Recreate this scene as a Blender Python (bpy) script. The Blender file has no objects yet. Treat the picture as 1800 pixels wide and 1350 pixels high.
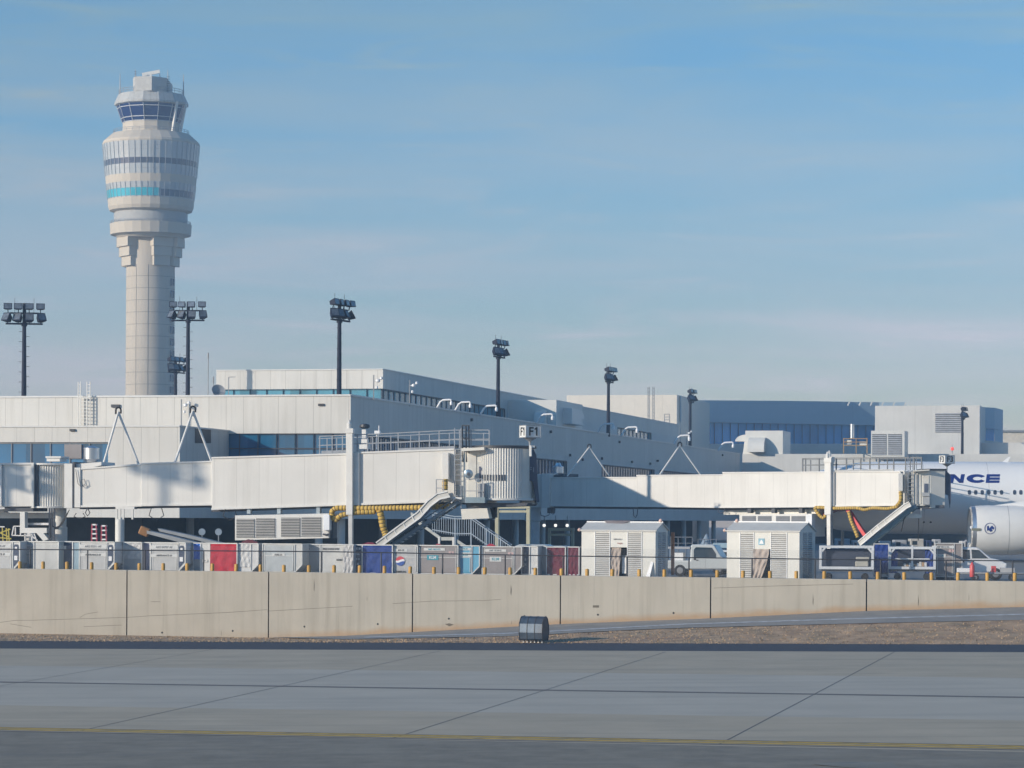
import bpy, bmesh, math, random
from mathutils import Vector, Matrix
random.seed(7)
R = math.radians
S = bpy.context.scene
COL = S.collection
F = 5000.0            # focal length in photo pixels (1800 wide)
EYE = 3.3
ROLL = 0.0055
# ---------------- camera
cd = bpy.data.cameras.new('camera'); cam = bpy.data.objects.new('camera', cd); COL.objects.link(cam)
cd.sensor_width = 36; cd.lens = 36 * F / 1800; cd.shift_y = 238.5 / 1800
cd.clip_start = 1; cd.clip_end = 6000
cam.matrix_world = Matrix.Translation((0, 0, EYE)) @ Matrix.Rotation(R(90), 4, 'X') @ Matrix.Rotation(ROLL, 4, 'Z')
S.camera = cam
# ---------------- light
SUN_EL, SUN_AZ = 17.0, math.atan2(-.87, -.49)
w = bpy.data.worlds.new('World'); S.world = w; w.use_nodes = True
nt = w.node_tree; N = nt.nodes; L = nt.links
bg = N['Background']; bg.inputs[1].default_value = 0.097
sky = N.new('ShaderNodeTexSky'); sky.sky_type = 'NISHITA'; sky.sun_disc = False
sky.sun_elevation = R(SUN_EL); sky.sun_rotation = SUN_AZ
sky.air_density = 1.0; sky.dust_density = 0.6; sky.ozone_density = 3.0
tc = N.new('ShaderNodeTexCoord')
mp = N.new('ShaderNodeMapping'); mp.inputs['Scale'].default_value = (5, 5, 48); mp.inputs['Rotation'].default_value = (0, R(2.0), 0)
L.new(tc.outputs['Generated'], mp.inputs[0])
n1 = N.new('ShaderNodeTexNoise'); n1.inputs['Scale'].default_value = 1.1; n1.inputs['Detail'].default_value = 7; n1.inputs['Roughness'].default_value = .5; n1.inputs['Distortion'].default_value = .45
L.new(mp.outputs[0], n1.inputs['Vector'])
rp = N.new('ShaderNodeMapRange'); rp.inputs[1].default_value = .34; rp.inputs[2].default_value = .76; rp.inputs[4].default_value = .85
L.new(n1.outputs[0], rp.inputs[0])
mp2 = N.new('ShaderNodeMapping'); mp2.inputs['Scale'].default_value = (9, 9, 80); mp2.inputs['Rotation'].default_value = (0, R(-4.5), 0); mp2.inputs['Location'].default_value = (.35, 0, 1.7); L.new(tc.outputs['Generated'], mp2.inputs[0])
n2 = N.new('ShaderNodeTexNoise'); n2.inputs['Scale'].default_value = 1.0; n2.inputs['Detail'].default_value = 9; n2.inputs['Roughness'].default_value = .62; n2.inputs['Distortion'].default_value = 1.1; L.new(mp2.outputs[0], n2.inputs['Vector'])
rp2 = N.new('ShaderNodeMapRange'); rp2.inputs[1].default_value = .52; rp2.inputs[2].default_value = .80; rp2.inputs[4].default_value = .75; L.new(n2.outputs[0], rp2.inputs[0])
ad2 = N.new('ShaderNodeMath'); ad2.operation = 'ADD'; ad2.use_clamp = True; L.new(rp.outputs[0], ad2.inputs[0]); L.new(rp2.outputs[0], ad2.inputs[1])
# thin high cloud whitens the sky where it lies
bw = N.new('ShaderNodeRGBToBW'); L.new(sky.outputs[0], bw.inputs[0])
cc = N.new('ShaderNodeMix'); cc.data_type = 'RGBA'; cc.blend_type = 'MULTIPLY'; cc.inputs[0].default_value = 1
L.new(bw.outputs[0], cc.inputs[6]); cc.inputs[7].default_value = (1.22, 1.20, 1.22, 1)
mx = N.new('ShaderNodeMix'); mx.data_type = 'RGBA'
L.new(ad2.outputs[0], mx.inputs[0]); L.new(sky.outputs[0], mx.inputs[6]); L.new(cc.outputs[2], mx.inputs[7])
# sky tint added by height: warm low down, bluer overhead to colour the shade
sx = N.new('ShaderNodeSeparateXYZ'); L.new(tc.outputs['Generated'], sx.inputs[0])
er = N.new('ShaderNodeMapRange'); er.inputs[1].default_value = 0; er.inputs[2].default_value = .17; L.new(sx.outputs[2], er.inputs[0])
tn = N.new('ShaderNodeMix'); tn.data_type = 'RGBA'; tn.inputs[6].default_value = (1.70, 1.40, 1.30, 1); tn.inputs[7].default_value = (.76, 1.22, 1.46, 1); L.new(er.outputs[0], tn.inputs[0])
tm = N.new('ShaderNodeMix'); tm.data_type = 'RGBA'; tm.blend_type = 'MULTIPLY'; tm.inputs[0].default_value = 1
er2 = N.new('ShaderNodeMapRange'); er2.inputs[1].default_value = .17; er2.inputs[2].default_value = .34; L.new(sx.outputs[2], er2.inputs[0])
tn2 = N.new('ShaderNodeMix'); tn2.data_type = 'RGBA'; L.new(tn.outputs[2], tn2.inputs[6]); tn2.inputs[7].default_value = (.33, 1.14, 1.85, 1); L.new(er2.outputs[0], tn2.inputs[0])
L.new(mx.outputs[2], tm.inputs[6]); L.new(tn2.outputs[2], tm.inputs[7]); L.new(tm.outputs[2], bg.inputs[0])
sl = bpy.data.lights.new('sun', 'SUN'); sl.energy = 5.0; sl.angle = R(.5); sl.color = (1, .875, .715)
so = bpy.data.objects.new('sun', sl); COL.objects.link(so)
sd = Vector((math.sin(SUN_AZ) * math.cos(R(SUN_EL)), math.cos(SUN_AZ) * math.cos(R(SUN_EL)), math.sin(R(SUN_EL))))
so.rotation_euler = sd.to_track_quat('Z', 'Y').to_euler()
S.view_settings.view_transform = 'Standard'; S.view_settings.look = 'None'; S.view_settings.exposure = 0.0; S.view_settings.gamma = 1
S.cycles.volume_bounces = 0; S.cycles.max_bounces = 6

# ---------------- placing
CR, SR = math.cos(ROLL), math.sin(ROLL)
def ray(px, py):
    u, v = px - 900, 675 - py + 238.5
    return Vector(((u * CR - v * SR) / F, 1.0, (u * SR + v * CR) / F))
def P(px, py, Y):
    r = ray(px, py); return Vector((r.x * Y, Y, EYE + r.z * Y))
class Plane:                      # an upright plane; D runs to the right along it, n faces the camera
    def __init__(s, A, yaw=None, B=None):
        s.A = Vector((A.x, A.y, 0))
        if B is not None: D = Vector((B.x - A.x, B.y - A.y, 0)).normalized()
        else: D = Vector((math.cos(yaw), math.sin(yaw), 0))
        s.D = D; s.n = Vector((D.y, -D.x, 0))
        if s.n.y > 0 and yaw is None: pass
    def hit(s, px, py, off=0):
        r = ray(px, py); a = s.A + s.n * off
        t = s.n.dot(a) / s.n.dot(r)
        return Vector((r.x * t, r.y * t, EYE + r.z * t))
    def s_(s, px, py=800, off=0): return (s.hit(px, py, off) - s.A).dot(s.D)
    def at(s, sv, z, off=0): q = s.A + s.D * sv + s.n * off; return Vector((q.x, q.y, z))
    def yaw(s): return math.atan2(s.D.y, s.D.x)

# ---------------- materials
MAT = {}
def mat(name, col, rough=.6, metal=0, var=.12, scale=1.5, streak=0, lines=None, bump=0, wave=None, emit=0, grime=None, spec=.5, coat=0, pv=.03):
    if name in MAT: return MAT[name]
    m = bpy.data.materials.new(name); m.use_nodes = True; t = m.node_tree; n = t.nodes; l = t.links
    b = n['Principled BSDF']; b.inputs['Roughness'].default_value = rough; b.inputs['Metallic'].default_value = metal
    b.inputs['Specular IOR Level'].default_value = spec; b.inputs['Coat Weight'].default_value = coat
    g = n.new('ShaderNodeNewGeometry'); last = None
    def mixc(fac, a, bcol, kind='MIX'):
        x = n.new('ShaderNodeMix'); x.data_type = 'RGBA'; x.blend_type = kind
        if isinstance(fac, (int, float)): x.inputs[0].default_value = fac
        else: l.new(fac, x.inputs[0])
        for i, q in ((6, a), (7, bcol)):
            if isinstance(q, tuple): x.inputs[i].default_value = (*q[:3], 1)
            else: l.new(q, x.inputs[i])
        return x.outputs[2]
    def noise(sc, det=4, mscale=(1, 1, 1), src=None):
        p = n.new('ShaderNodeMapping'); p.inputs['Scale'].default_value = mscale
        l.new(src or g.outputs['Position'], p.inputs[0])
        q = n.new('ShaderNodeTexNoise'); q.inputs['Scale'].default_value = sc; q.inputs['Detail'].default_value = det
        l.new(p.outputs[0], q.inputs['Vector']); return q.outputs[0]
    def rng(src, a, b_, lo=0, hi=1):
        q = n.new('ShaderNodeMapRange'); l.new(src, q.inputs[0])
        for i, v in zip((1, 2, 3, 4), (a, b_, lo, hi)): q.inputs[i].default_value = v
        return q.outputs[0]
    def mth(op, a, b_=None):
        q = n.new('ShaderNodeMath'); q.operation = op
        for i, v in enumerate((a, b_)):
            if v is None: continue
            if isinstance(v, (int, float)): q.inputs[i].default_value = v
            else: l.new(v, q.inputs[i])
        return q.outputs[0]
    base = tuple(col)
    c = mixc(rng(noise(scale, 5), .3, .7), tuple(x * (1 - var) for x in base), tuple(min(1, x * (1 + var)) for x in base))
    if streak:
        c = mixc(rng(noise(1.0, 5, (2.2, 2.2, .12)), .5, .75, 0, streak), c, tuple(x * .45 for x in (base[0] * 1.05, base[1], base[2] * .9)))
        c = mixc(rng(noise(3.0, 5, (3, 3, .07)), .58, .72, 0, streak * .8), c, tuple(x * .55 for x in base))
        c = mixc(rng(noise(.22, 4), .5, .7, 0, streak * .5), c, tuple(x * .72 for x in base))
    if grime:
        c = mixc(rng(noise(grime[0], 6), .52, .7, 0, grime[1]), c, grime[2])
    if lines:                       # lines = (width u or 0, width v or 0, line width, strength)
        uv = n.new('ShaderNodeUVMap'); sp = n.new('ShaderNodeSeparateXYZ'); l.new(uv.outputs[0], sp.inputs[0])
        f = None
        for k, wd in ((0, lines[0]), (1, lines[1])):
            if not wd: continue
            fr = mth('FRACT', mth('DIVIDE', sp.outputs[k], wd)); q = mth('LESS_THAN', fr, lines[2] / wd)
            f = q if f is None else mth('MAXIMUM', f, q)
            # each panel has its own slight tone
            if k == 0:
                wn = n.new('ShaderNodeTexWhiteNoise'); wn.noise_dimensions = '1D'
                l.new(mth('FLOOR', mth('DIVIDE', sp.outputs[0], wd)), wn.inputs['W'])
                c = mixc(rng(wn.outputs[0], 0, 1, 0, pv), c, (0, 0, 0))
        c = mixc(mth('MULTIPLY', f, lines[3]), c, tuple(x * .25 for x in base))
    l.new(c if not isinstance(c, tuple) else c, b.inputs['Base Color'])
    if bump or wave:
        bp = n.new('ShaderNodeBump'); bp.inputs['Strength'].default_value = bump or 1
        if wave:                    # wave = (direction 0/1 in UV, period m, depth)
            uv = n.new('ShaderNodeUVMap'); sp = n.new('ShaderNodeSeparateXYZ'); l.new(uv.outputs[0], sp.inputs[0])
            h = mth('SINE', mth('MULTIPLY', sp.outputs[wave[0]], 6.283 / wave[1])); bp.inputs['Distance'].default_value = wave[2]
            l.new(h, bp.inputs['Height'])
        else:
            l.new(noise(scale * 3, 6), bp.inputs['Height']); bp.inputs['Distance'].default_value = .05
        l.new(bp.outputs[0], b.inputs['Normal'])
    if emit:
        b.inputs['Emission Color'].default_value = (*base[:3], 1); b.inputs['Emission Strength'].default_value = emit
    MAT[name] = m; return m

# ---------------- mesh building
class MB:
    def __init__(s): s.v = []; s.f = []
    def add(s, vs, fs):
        o = len(s.v); s.v += [Vector(v) for v in vs]; s.f += [tuple(i + o for i in f) for f in fs]; return s
    def box(s, c, size, m=None):
        hx, hy, hz = size[0] / 2, size[1] / 2, size[2] / 2; c = Vector(c)
        vs = [Vector((x, y, z)) for x in (-hx, hx) for y in (-hy, hy) for z in (-hz, hz)]
        if m is not None: vs = [m @ v for v in vs]
        return s.add([v + c for v in vs], [(0, 1, 3, 2), (4, 6, 7, 5), (0, 4, 5, 1), (2, 3, 7, 6), (0, 2, 6, 4), (1, 5, 7, 3)])
    def b2(s, x0, x1, y0, y1, z0, z1): return s.box(((x0 + x1) / 2, (y0 + y1) / 2, (z0 + z1) / 2), (abs(x1 - x0), abs(y1 - y0), abs(z1 - z0)))
    def ext(s, pts, d):             # polygon (any plane) pushed along vector d
        n = len(pts); pts = [Vector(p) for p in pts]; d = Vector(d)
        return s.add(pts + [p + d for p in pts], [tuple(range(n)), tuple(range(2 * n - 1, n - 1, -1))] + [(i, i + n, (i + 1) % n + n, (i + 1) % n) for i in range(n)])
    def prism(s, fp, z0, z1): return s.ext([(p[0], p[1], z0) for p in fp], (0, 0, z1 - z0))
    def bar(s, p, q, w, h=None):
        p, q = Vector(p), Vector(q); d = q - p
        if d.length < 1e-6: return s
        m = d.to_track_quat('Z', 'Y').to_matrix()
        return s.box((p + q) / 2, (w, h or w, d.length), m)
    def tube(s, pts, r, n=8, caps=True):
        pts = [Vector(p) for p in pts]; rs = r if isinstance(r, (list, tuple)) else [r] * len(pts)
        o = len(s.v); ref = None
        for i, p in enumerate(pts):
            d = (pts[min(i + 1, len(pts) - 1)] - pts[max(i - 1, 0)]).normalized()
            if ref is None: ref = d.orthogonal().normalized()
            ref = (ref - d * ref.dot(d)).normalized(); b = d.cross(ref)
            for k in range(n):
                a = 2 * math.pi * k / n; s.v.append(p + (ref * math.cos(a) + b * math.sin(a)) * rs[i])
        for i in range(len(pts) - 1):
            for k in range(n):
                s.f.append((o + i * n + k, o + i * n + (k + 1) % n, o + (i + 1) * n + (k + 1) % n, o + (i + 1) * n + k))
        if caps: s.f.append(tuple(o + k for k in reversed(range(n)))); s.f.append(tuple(o + (len(pts) - 1) * n + k for k in range(n)))
        return s
    def lathe(s, c, prof, n=32, a0=0, a1=2 * math.pi, ph=0, m=None):   # prof: (radius, z)
        c = Vector(c); o = len(s.v); full = abs(a1 - a0 - 2 * math.pi) < 1e-6; k = n if full else n + 1
        for r, z in prof:
            for i in range(k):
                a = a0 + (a1 - a0) * i / n + ph; v = Vector((r * math.cos(a), r * math.sin(a), z))
                s.v.append(c + (m @ v if m is not None else v))
        for j in range(len(prof) - 1):
            for i in range(n):
                i2 = (i + 1) % k; s.f.append((o + j * k + i, o + j * k + i2, o + (j + 1) * k + i2, o + (j + 1) * k + i))
        return s
    def disc(s, c, r, n, nrm):
        c = Vector(c); q = Vector(nrm).to_track_quat('Z', 'Y')
        return s.add([c + q @ Vector((r * math.cos(6.28319 * i / n), r * math.sin(6.28319 * i / n), 0)) for i in range(n)], [tuple(range(n))])
    def poly(s, pl, pts, depth, off=0):   # outline on plane (photo pixels), pushed back by depth
        return s.ext([pl.hit(x, y, off) for x, y in pts], -pl.n * depth)
    def rect(s, pl, x0, x1, y0, y1, depth, off=0): return s.poly(pl, [(x0, y1), (x1, y1), (x1, y0), (x0, y0)], depth, off)
    def build(s, name, m, parent=None, smooth=False, bevel=0, local=False, kind=None):
        me = bpy.data.meshes.new(name); me.from_pydata([tuple(v) for v in s.v], [], s.f)
        bm = bmesh.new(); bm.from_mesh(me); bmesh.ops.recalc_face_normals(bm, faces=bm.faces[:])
        uvl = bm.loops.layers.uv.new('UVMap')
        for f in bm.faces:
            nn = f.normal
            if abs(nn.z) > .9: tx, ty = Vector((1, 0, 0)), Vector((0, 1, 0))
            else:
                tx = Vector((-nn.y, nn.x, 0)).normalized(); ty = Vector((0, 0, 1))
                if tx.x < 0: tx = -tx
            for lp in f.loops: lp[uvl].uv = (lp.vert.co.dot(tx), lp.vert.co.dot(ty))
            if smooth: f.smooth = True
        bm.to_mesh(me); bm.free()
        if smooth and smooth is not True: pass
        ob = bpy.data.objects.new(name, me); COL.objects.link(ob)
        if m: me.materials.append(m)
        if smooth == 'auto':
            try: me.set_sharp_from_angle(angle=R(35))
            except Exception: pass
        if bevel:
            md = ob.modifiers.new('b', 'BEVEL'); md.width = bevel; md.segments = 2; md.limit_method = 'ANGLE'
        if parent is not None:
            ob.parent = parent
            if not local:
                root = parent; off = Vector((0, 0, 0))
                while root is not None: off += root.location; root = root.parent
                ob.location = -off
        if kind: ob['kind'] = kind
        return ob
def tag(o, label, cat, group=None):
    o['label'] = label; o['category'] = cat
    if group: o['group'] = group
    return o
def thing(name, label, cat, loc=(0, 0, 0), rz=0, group=None):
    o = bpy.data.objects.new(name, None); COL.objects.link(o); o.location = loc; o.rotation_euler = (0, 0, rz); o.empty_display_size = .3
    return tag(o, label, cat, group)
def copy_tree(o, parent=None):
    c = o.copy(); COL.objects.link(c)
    if parent: c.parent = parent
    for ch in list(o.children): copy_tree(ch, c)
    return c
def text(s, size, m, parent, loc, xdir, name='lettering', align='CENTER', sx=1, bold=0, up=Vector((0, 0, 1)), local=False):
    cu = bpy.data.curves.new(name, 'FONT'); cu.body = s; cu.size = size; cu.align_x = align; cu.align_y = 'CENTER'; cu.extrude = .004; cu.offset = bold
    t = bpy.data.objects.new('tmp', cu); COL.objects.link(t)
    dg = bpy.context.evaluated_depsgraph_get(); me = bpy.data.meshes.new_from_object(t.evaluated_get(dg)); bpy.data.objects.remove(t)
    X = Vector(xdir).normalized(); Z = X.cross(up).normalized(); M3 = Matrix((X * sx, up, Z)).transposed()
    me.transform(M3.to_4x4())
    off = Vector((0, 0, 0))
    if not local:
        r = parent
        while r is not None: off += r.location; r = r.parent
    me.transform(Matrix.Translation(Vector(loc) - (Vector((0, 0, 0)) if local else off)))
    me.name = name; ob = bpy.data.objects.new(name, me); COL.objects.link(ob); me.materials.clear(); me.materials.append(m)
    ob.parent = parent; return ob
UY = R(-13.65)                       # the concourse grid
U = Vector((math.cos(UY), math.sin(UY), 0)); V = Vector((-U.y, U.x, 0))

# material library
WHITE = mat('white_panel', (.60, .585, .545), .55, var=.05, scale=.25, streak=.22, lines=(1.48, 0, .035, .55))
WHITE2 = mat('white_wall_plain', (.58, .575, .55), .6, var=.06, scale=.3, streak=.15, lines=(3.2, 0, .03, .3))
COPING = mat('metal_coping', (.62, .62, .60), .4, var=.04)
GLASS = mat('blue_glass', (.02, .16, .32), .12, var=.15, scale=.4, spec=.6, lines=(1.6, 0, .001, .1), pv=.55)
GLASSL = mat('teal_glass', (.09, .32, .44), .15, var=.15, scale=.4, spec=.6, lines=(1.65, 0, .001, .1), pv=.35)
DARKIN = mat('interior_shade_dark', (.022, .026, .035), .8, var=.3)  # near-black: shade of deep bays and doorways put into the wall colour
MULL = mat('dark_mullion', (.03, .04, .06), .5)
GREYM = mat('grey_metal', (.30, .31, .32), .5, metal=.2, var=.1)
DKM = mat('dark_metal', (.035, .037, .045), .5, var=.2)
BLACK = mat('black', (.012, .012, .015), .6)
WPAINT = mat('white_paint', (.66, .65, .61), .45, var=.05, scale=.8)
GALV = mat('galvanised_steel', (.27, .29, .32), .5, metal=.3, var=.15, scale=3)
LOUV = mat('grey_louvre', (.38, .39, .41), .55, wave=(1, .30, .05), lines=(0, .30, .10, .6))
SILVER = mat('silver_duct', (.65, .66, .68), .3, metal=.9, var=.05)
# ================= ground
def G(px, py):                        # the airfield paving: tilted slightly up to the right
    r = ray(px, py); k = .0098        # z = -3.0 + k x
    t = (-3.0 - EYE) / (r.z - k * r.x); return Vector((r.x * t, t, EYE + r.z * t))
def gz(x): return -3.0 + .0098 * x
WA = P(223, 1002, 160); WB = P(1523, 1018.5, 154); wd = (WB - WA); 
def wall_at(x): t = (x - WA.x) / wd.x; return WA + wd * t
WP = Plane(WA, B=WB)
def strip(name, m, top, bot, dz=0, label=None):
    # top/bot : [(px0,py0),(px1,py1)] on the paving; extended far to both sides
    pts = []
    for (a, b) in (top, bot):
        A, B = G(*a), G(*b); d = (B - A) / (B.x - A.x)
        row = [A + d * (x - A.x) for x in (-140, -60, 0, 60, 140)]
        pts.append([Vector((p.x, p.y, gz(p.x) + dz)) for p in row])
    mb = MB(); n = 5
    mb.add(pts[0] + pts[1], [(i, i + 1, i + 1 + n, i + n) for i in range(n - 1)])
    o = mb.build(name, m); o['kind'] = 'structure'; return o
CONC = mat('concrete_aged', (.405, .345, .255), .85, var=.09, scale=.35, grime=(.5, .35, (.32, .285, .22)), bump=.15)
CONCL = mat('concrete_pale', (.43, .39, .32), .8, var=.07, scale=.3, grime=(.35, .4, (.39, .355, .295)), bump=.15)
ASPH = mat('asphalt', (.20, .178, .14), .85, var=.16, scale=1.2, grime=(.4, .5, (.26, .235, .19)), bump=.3)
ASPHD = mat('dark_asphalt', (.03, .035, .05), .8, var=.2, scale=2, bump=.4)
YEL = mat('yellow_paint', (.52, .33, .04), .7, var=.2, scale=3, grime=(2.5, .8, (.2, .17, .08)))
JOINT = mat('joint_seal', (.14, .13, .12), .9)
# a patchy variant: long stains along the direction of travel
def stretch_grime(m, col, sc, amt, ms):
    t = m.node_tree; n = t.nodes; l = t.links; b = n['Principled BSDF']
    src = b.inputs['Base Color'].links[0].from_socket
    g = n.new('ShaderNodeNewGeometry'); p = n.new('ShaderNodeMapping'); p.inputs['Scale'].default_value = ms; l.new(g.outputs['Position'], p.inputs[0])
    q = n.new('ShaderNodeTexNoise'); q.inputs['Scale'].default_value = sc; q.inputs['Detail'].default_value = 7; q.inputs['Roughness'].default_value = .6; l.new(p.outputs[0], q.inputs['Vector'])
    r = n.new('ShaderNodeMapRange'); r.inputs[1].default_value = .5; r.inputs[2].default_value = .72; r.inputs[4].default_value = amt; l.new(q.outputs[0], r.inputs[0])
    x = n.new('ShaderNodeMix'); x.data_type = 'RGBA'; l.new(r.outputs[0], x.inputs[0]); l.new(src, x.inputs[6]); x.inputs[7].default_value = (*col, 1)
    l.new(x.outputs[2], b.inputs['Base Color'])
stretch_grime(CONC, (.24, .22, .18), 1, .5, (.08, .7, 1)); stretch_grime(CONCL, (.30, .28, .24), 1, .55, (.06, .5, 1)); stretch_grime(ASPH, (.15, .14, .125), 1, .6, (.1, .8, 1))
# the lower airfield sheet under everything, then the lanes
mb = MB(); xs = [-700, -140, 0, 140, 700]
mb.add([(x, y, max(-8, min(2, gz(max(-140, min(140, x))) - .35))) for y in (-60, 148) for x in xs], [(i, i + 1, i + 6, i + 5) for i in range(4)])
o = mb.build('airfield_ground', mat('soil', (.16, .13, .09), .95, var=.2)); o['kind'] = 'structure'
def yline(y0, y1): return [(0, y0), (1800, y1)]
strip('asphalt_shoulder', ASPH, yline(1285, 1322), yline(2600, 2680))
strip('concrete_taxiway', CONC, yline(1239.5, 1266), yline(1285, 1322))
strip('concrete_taxiway', CONCL, yline(1170, 1192), yline(1239.5, 1266))
strip('concrete_taxiway', CONC, yline(1140, 1146.5), yline(1170, 1192))
strip('asphalt_edge', ASPHD, [(0, 1126.5), (1800, 1133)], yline(1140, 1146.5))
strip('joint_line', JOINT, yline(1198, 1224.6), yline(1200, 1227), .004)
for a, b in ((0, 1.5), (2.6, 4.1)):
    strip('taxiway_edge_marking', YEL, yline(1279 + a, 1311.5 + a * 1.3), yline(1279 + b, 1311.5 + b * 1.3), .008)
strip('joint_line', JOINT, yline(1278, 1310.2), yline(1278.8, 1311), .004)
strip('joint_line', JOINT, yline(1284.6, 1318), yline(1285.8, 1319.2), .006)
for (a, b) in (((1265, 1308), (1572, 1146)), ((690, 1298), (1170, 1146)), ((135, 1286), (775, 1144)), ((-410, 1276), (372, 1142)), ((1850, 1318), (1975, 1148)), ((-960, 1262), (-30, 1141))):
    A, B = G(*a), G(*b); d = (B - A).normalized(); s_ = Vector((d.y, -d.x, 0)) * .02
    mb = MB(); mb.add([(p.x, p.y, gz(p.x) + .006) for p in (A - s_, A + s_, B + s_, B - s_)], [(0, 1, 2, 3)])
    o = mb.build('joint_line', JOINT); o['kind'] = 'structure'
# patch at lower right
A = G(1540, 1345); mb = MB(); mb.add([(A.x + 1.5 * math.cos(a) * (1 + .15 * math.sin(3 * a)), A.y + .9 * math.sin(a), gz(A.x) + .005) for a in [i * .314 for i in range(20)]], [tuple(range(20))])
o = mb.build('pavement_patch', mat('pale_patch', (.2, .19, .16), .9, grime=(3, .8, (.13, .135, .145)))); o['kind'] = 'structure'

# verge between asphalt and the wall foot: grass + service road climbing to the right
foot = [(-300, 1106), (0, 1113), (230, 1117), (472, 1121), (600, 1118), (985, 1097), (1249, 1087), (1523, 1074), (1800, 1067), (2200, 1056)]
edge = [(-300, 1125.5), (0, 1126.5), (230, 1127), (472, 1128.5), (600, 1129), (985, 1130.3), (1249, 1131.2), (1523, 1132.2), (1800, 1133), (2200, 1134)]
def road_rows(x):                      # (far edge, near edge) of the service road in photo y
    return 0, interp([(0, 1121), (480, 1121), (600, 1124.5), (900, 1119), (1100, 1108.5), (1200, 1104.5), (1500, 1097), (1800, 1090.5), (2300, 1080)], x)
def foot_pt(px, py): return WP.hit(px, py)
xs = list(range(-300, 2201, 25))
def interp(tab, x):
    for (a, b), (c, d) in zip(tab, tab[1:]):
        if x <= c: return b + (d - b) * (x - a) / (c - a)
    return tab[-1][1]
FOOT = {}
rows = []
for x in xs:
    A = foot_pt(x, interp(foot, x)); e = G(x, interp(edge, x)); rows.append((A, e))
def on_slope(px, py, up=0):            # point of the verge seen at a pixel (between foot and edge)
    A = foot_pt(px, interp(foot, px)); e = G(px, interp(edge, px))
    r = ray(px, py); best = None
    lo, hi = -0.2, 1.2
    for _ in range(40):
        m_ = (lo + hi) / 2; q = A.lerp(e, m_); yy = (q.z - EYE) / q.y
        if yy > r.z: lo = m_
        else: hi = m_
    q = A.lerp(e, lo); return Vector((q.x, q.y, q.z + up))
mb = MB(); n = len(xs); K = 8
vs = []
for k in range(K + 1):
    for (A, e) in rows:
        q = A.lerp(e, k / K); vs.append(Vector((q.x, q.y, q.z + (random.uniform(-.02, .02) if 0 < k < K else (0.004 if k == K else 0)))))
mb.add(vs, [(k * n + i, k * n + i + 1, (k + 1) * n + i + 1, (k + 1) * n + i) for k in range(K) for i in range(n - 1)])
DIRT = mat('dry_turf', (.37, .25, .155), .95, var=.3, scale=1.2, grime=(.5, .75, (.17, .14, .085)), bump=.25)
stretch_grime(DIRT, (.42, .31, .20), 1, .6, (.25, .8, .8)); stretch_grime(DIRT, (.23, .14, .10), 1, .7, (.18, .6, .6))
o = mb.build('verge', DIRT); o['kind'] = 'structure'
def ribbon(name, m, f_top, f_bot, x0, x1, up, kind='structure'):
    X = list(range(x0, x1 + 1, 40)); mb = MB(); n = len(X)
    mb.add([on_slope(x, f_top(x), up) for x in X] + [on_slope(x, f_bot(x), up) for x in X], [(i, i + 1, i + 1 + n, i + n) for i in range(n - 1)])
    o = mb.build(name, m); o['kind'] = kind; return o
LINE = lambda x: interp([(0, 1119), (600, 1121.5), (900, 1113.5), (1200, 1097.5), (1500, 1088), (1800, 1080), (2300, 1068)], x)
ROADM = mat('road_asphalt', (.25, .24, .225), .85, var=.12, scale=.8, bump=.2)
stretch_grime(ROADM, (.17, .17, .175), 1, .6, (.1, .8, .5))
ribbon('service_road', ROADM, lambda x: interp(foot, x) + .8, lambda x: road_rows(x)[1], 480, 2200, .03)
ribbon('road_marking', mat('worn_white_paint', (.42, .44, .46), .7, var=.3, scale=3), lambda x: LINE(x), lambda x: LINE(x) + 1.6, 640, 2200, .038)
# dry grass blades
BL = MB(); rnd = random.Random(3)
for i in range(6000):
    px = rnd.uniform(-20, 1820); t = rnd.random() ** 1.1
    lo = (road_rows(px)[1] + 1) if px > 480 else interp(foot, px) + .5
    hi = interp(edge, px) + .8
    if hi <= lo: continue
    q = on_slope(px, lo + (hi - lo) * (1 - t)); h = rnd.uniform(.02, .075); a = rnd.uniform(0, 3.14); wv = Vector((math.cos(a), math.sin(a), 0)) * rnd.uniform(.02, .05)
    BL.add([q - wv, q + wv, q + Vector((rnd.uniform(-.07, .07), rnd.uniform(-.05, .05), h))], [(0, 1, 2)])
o = BL.build('dry_grass', mat('dry_grass_blades', (.40, .28, .17), .95, var=.2, scale=.5, grime=(.35, .8, (.17, .15, .095)))); o['kind'] = 'stuff'; o['label'] = 'short dry brown grass on the verge below the retaining wall'; o['category'] = 'grass'
# apron behind the wall
mb = MB(); mb.add([(-700, 176.4, 0), (700, 133.6, 0), (700, 1400, 0), (-700, 1400, 0)], [(0, 1, 2, 3)])
_a, _b = wall_at(-700), wall_at(700); mb.v[0] = Vector((-700, _a.y + .3, -.01)); mb.v[1] = Vector((700, _b.y + .3, -.01))
APR = mat('apron_concrete', (.16, .165, .17), .85, var=.1, scale=.15, grime=(.3, .5, (.16, .165, .17)))
o = mb.build('apron', APR); o['kind'] = 'structure'

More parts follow.
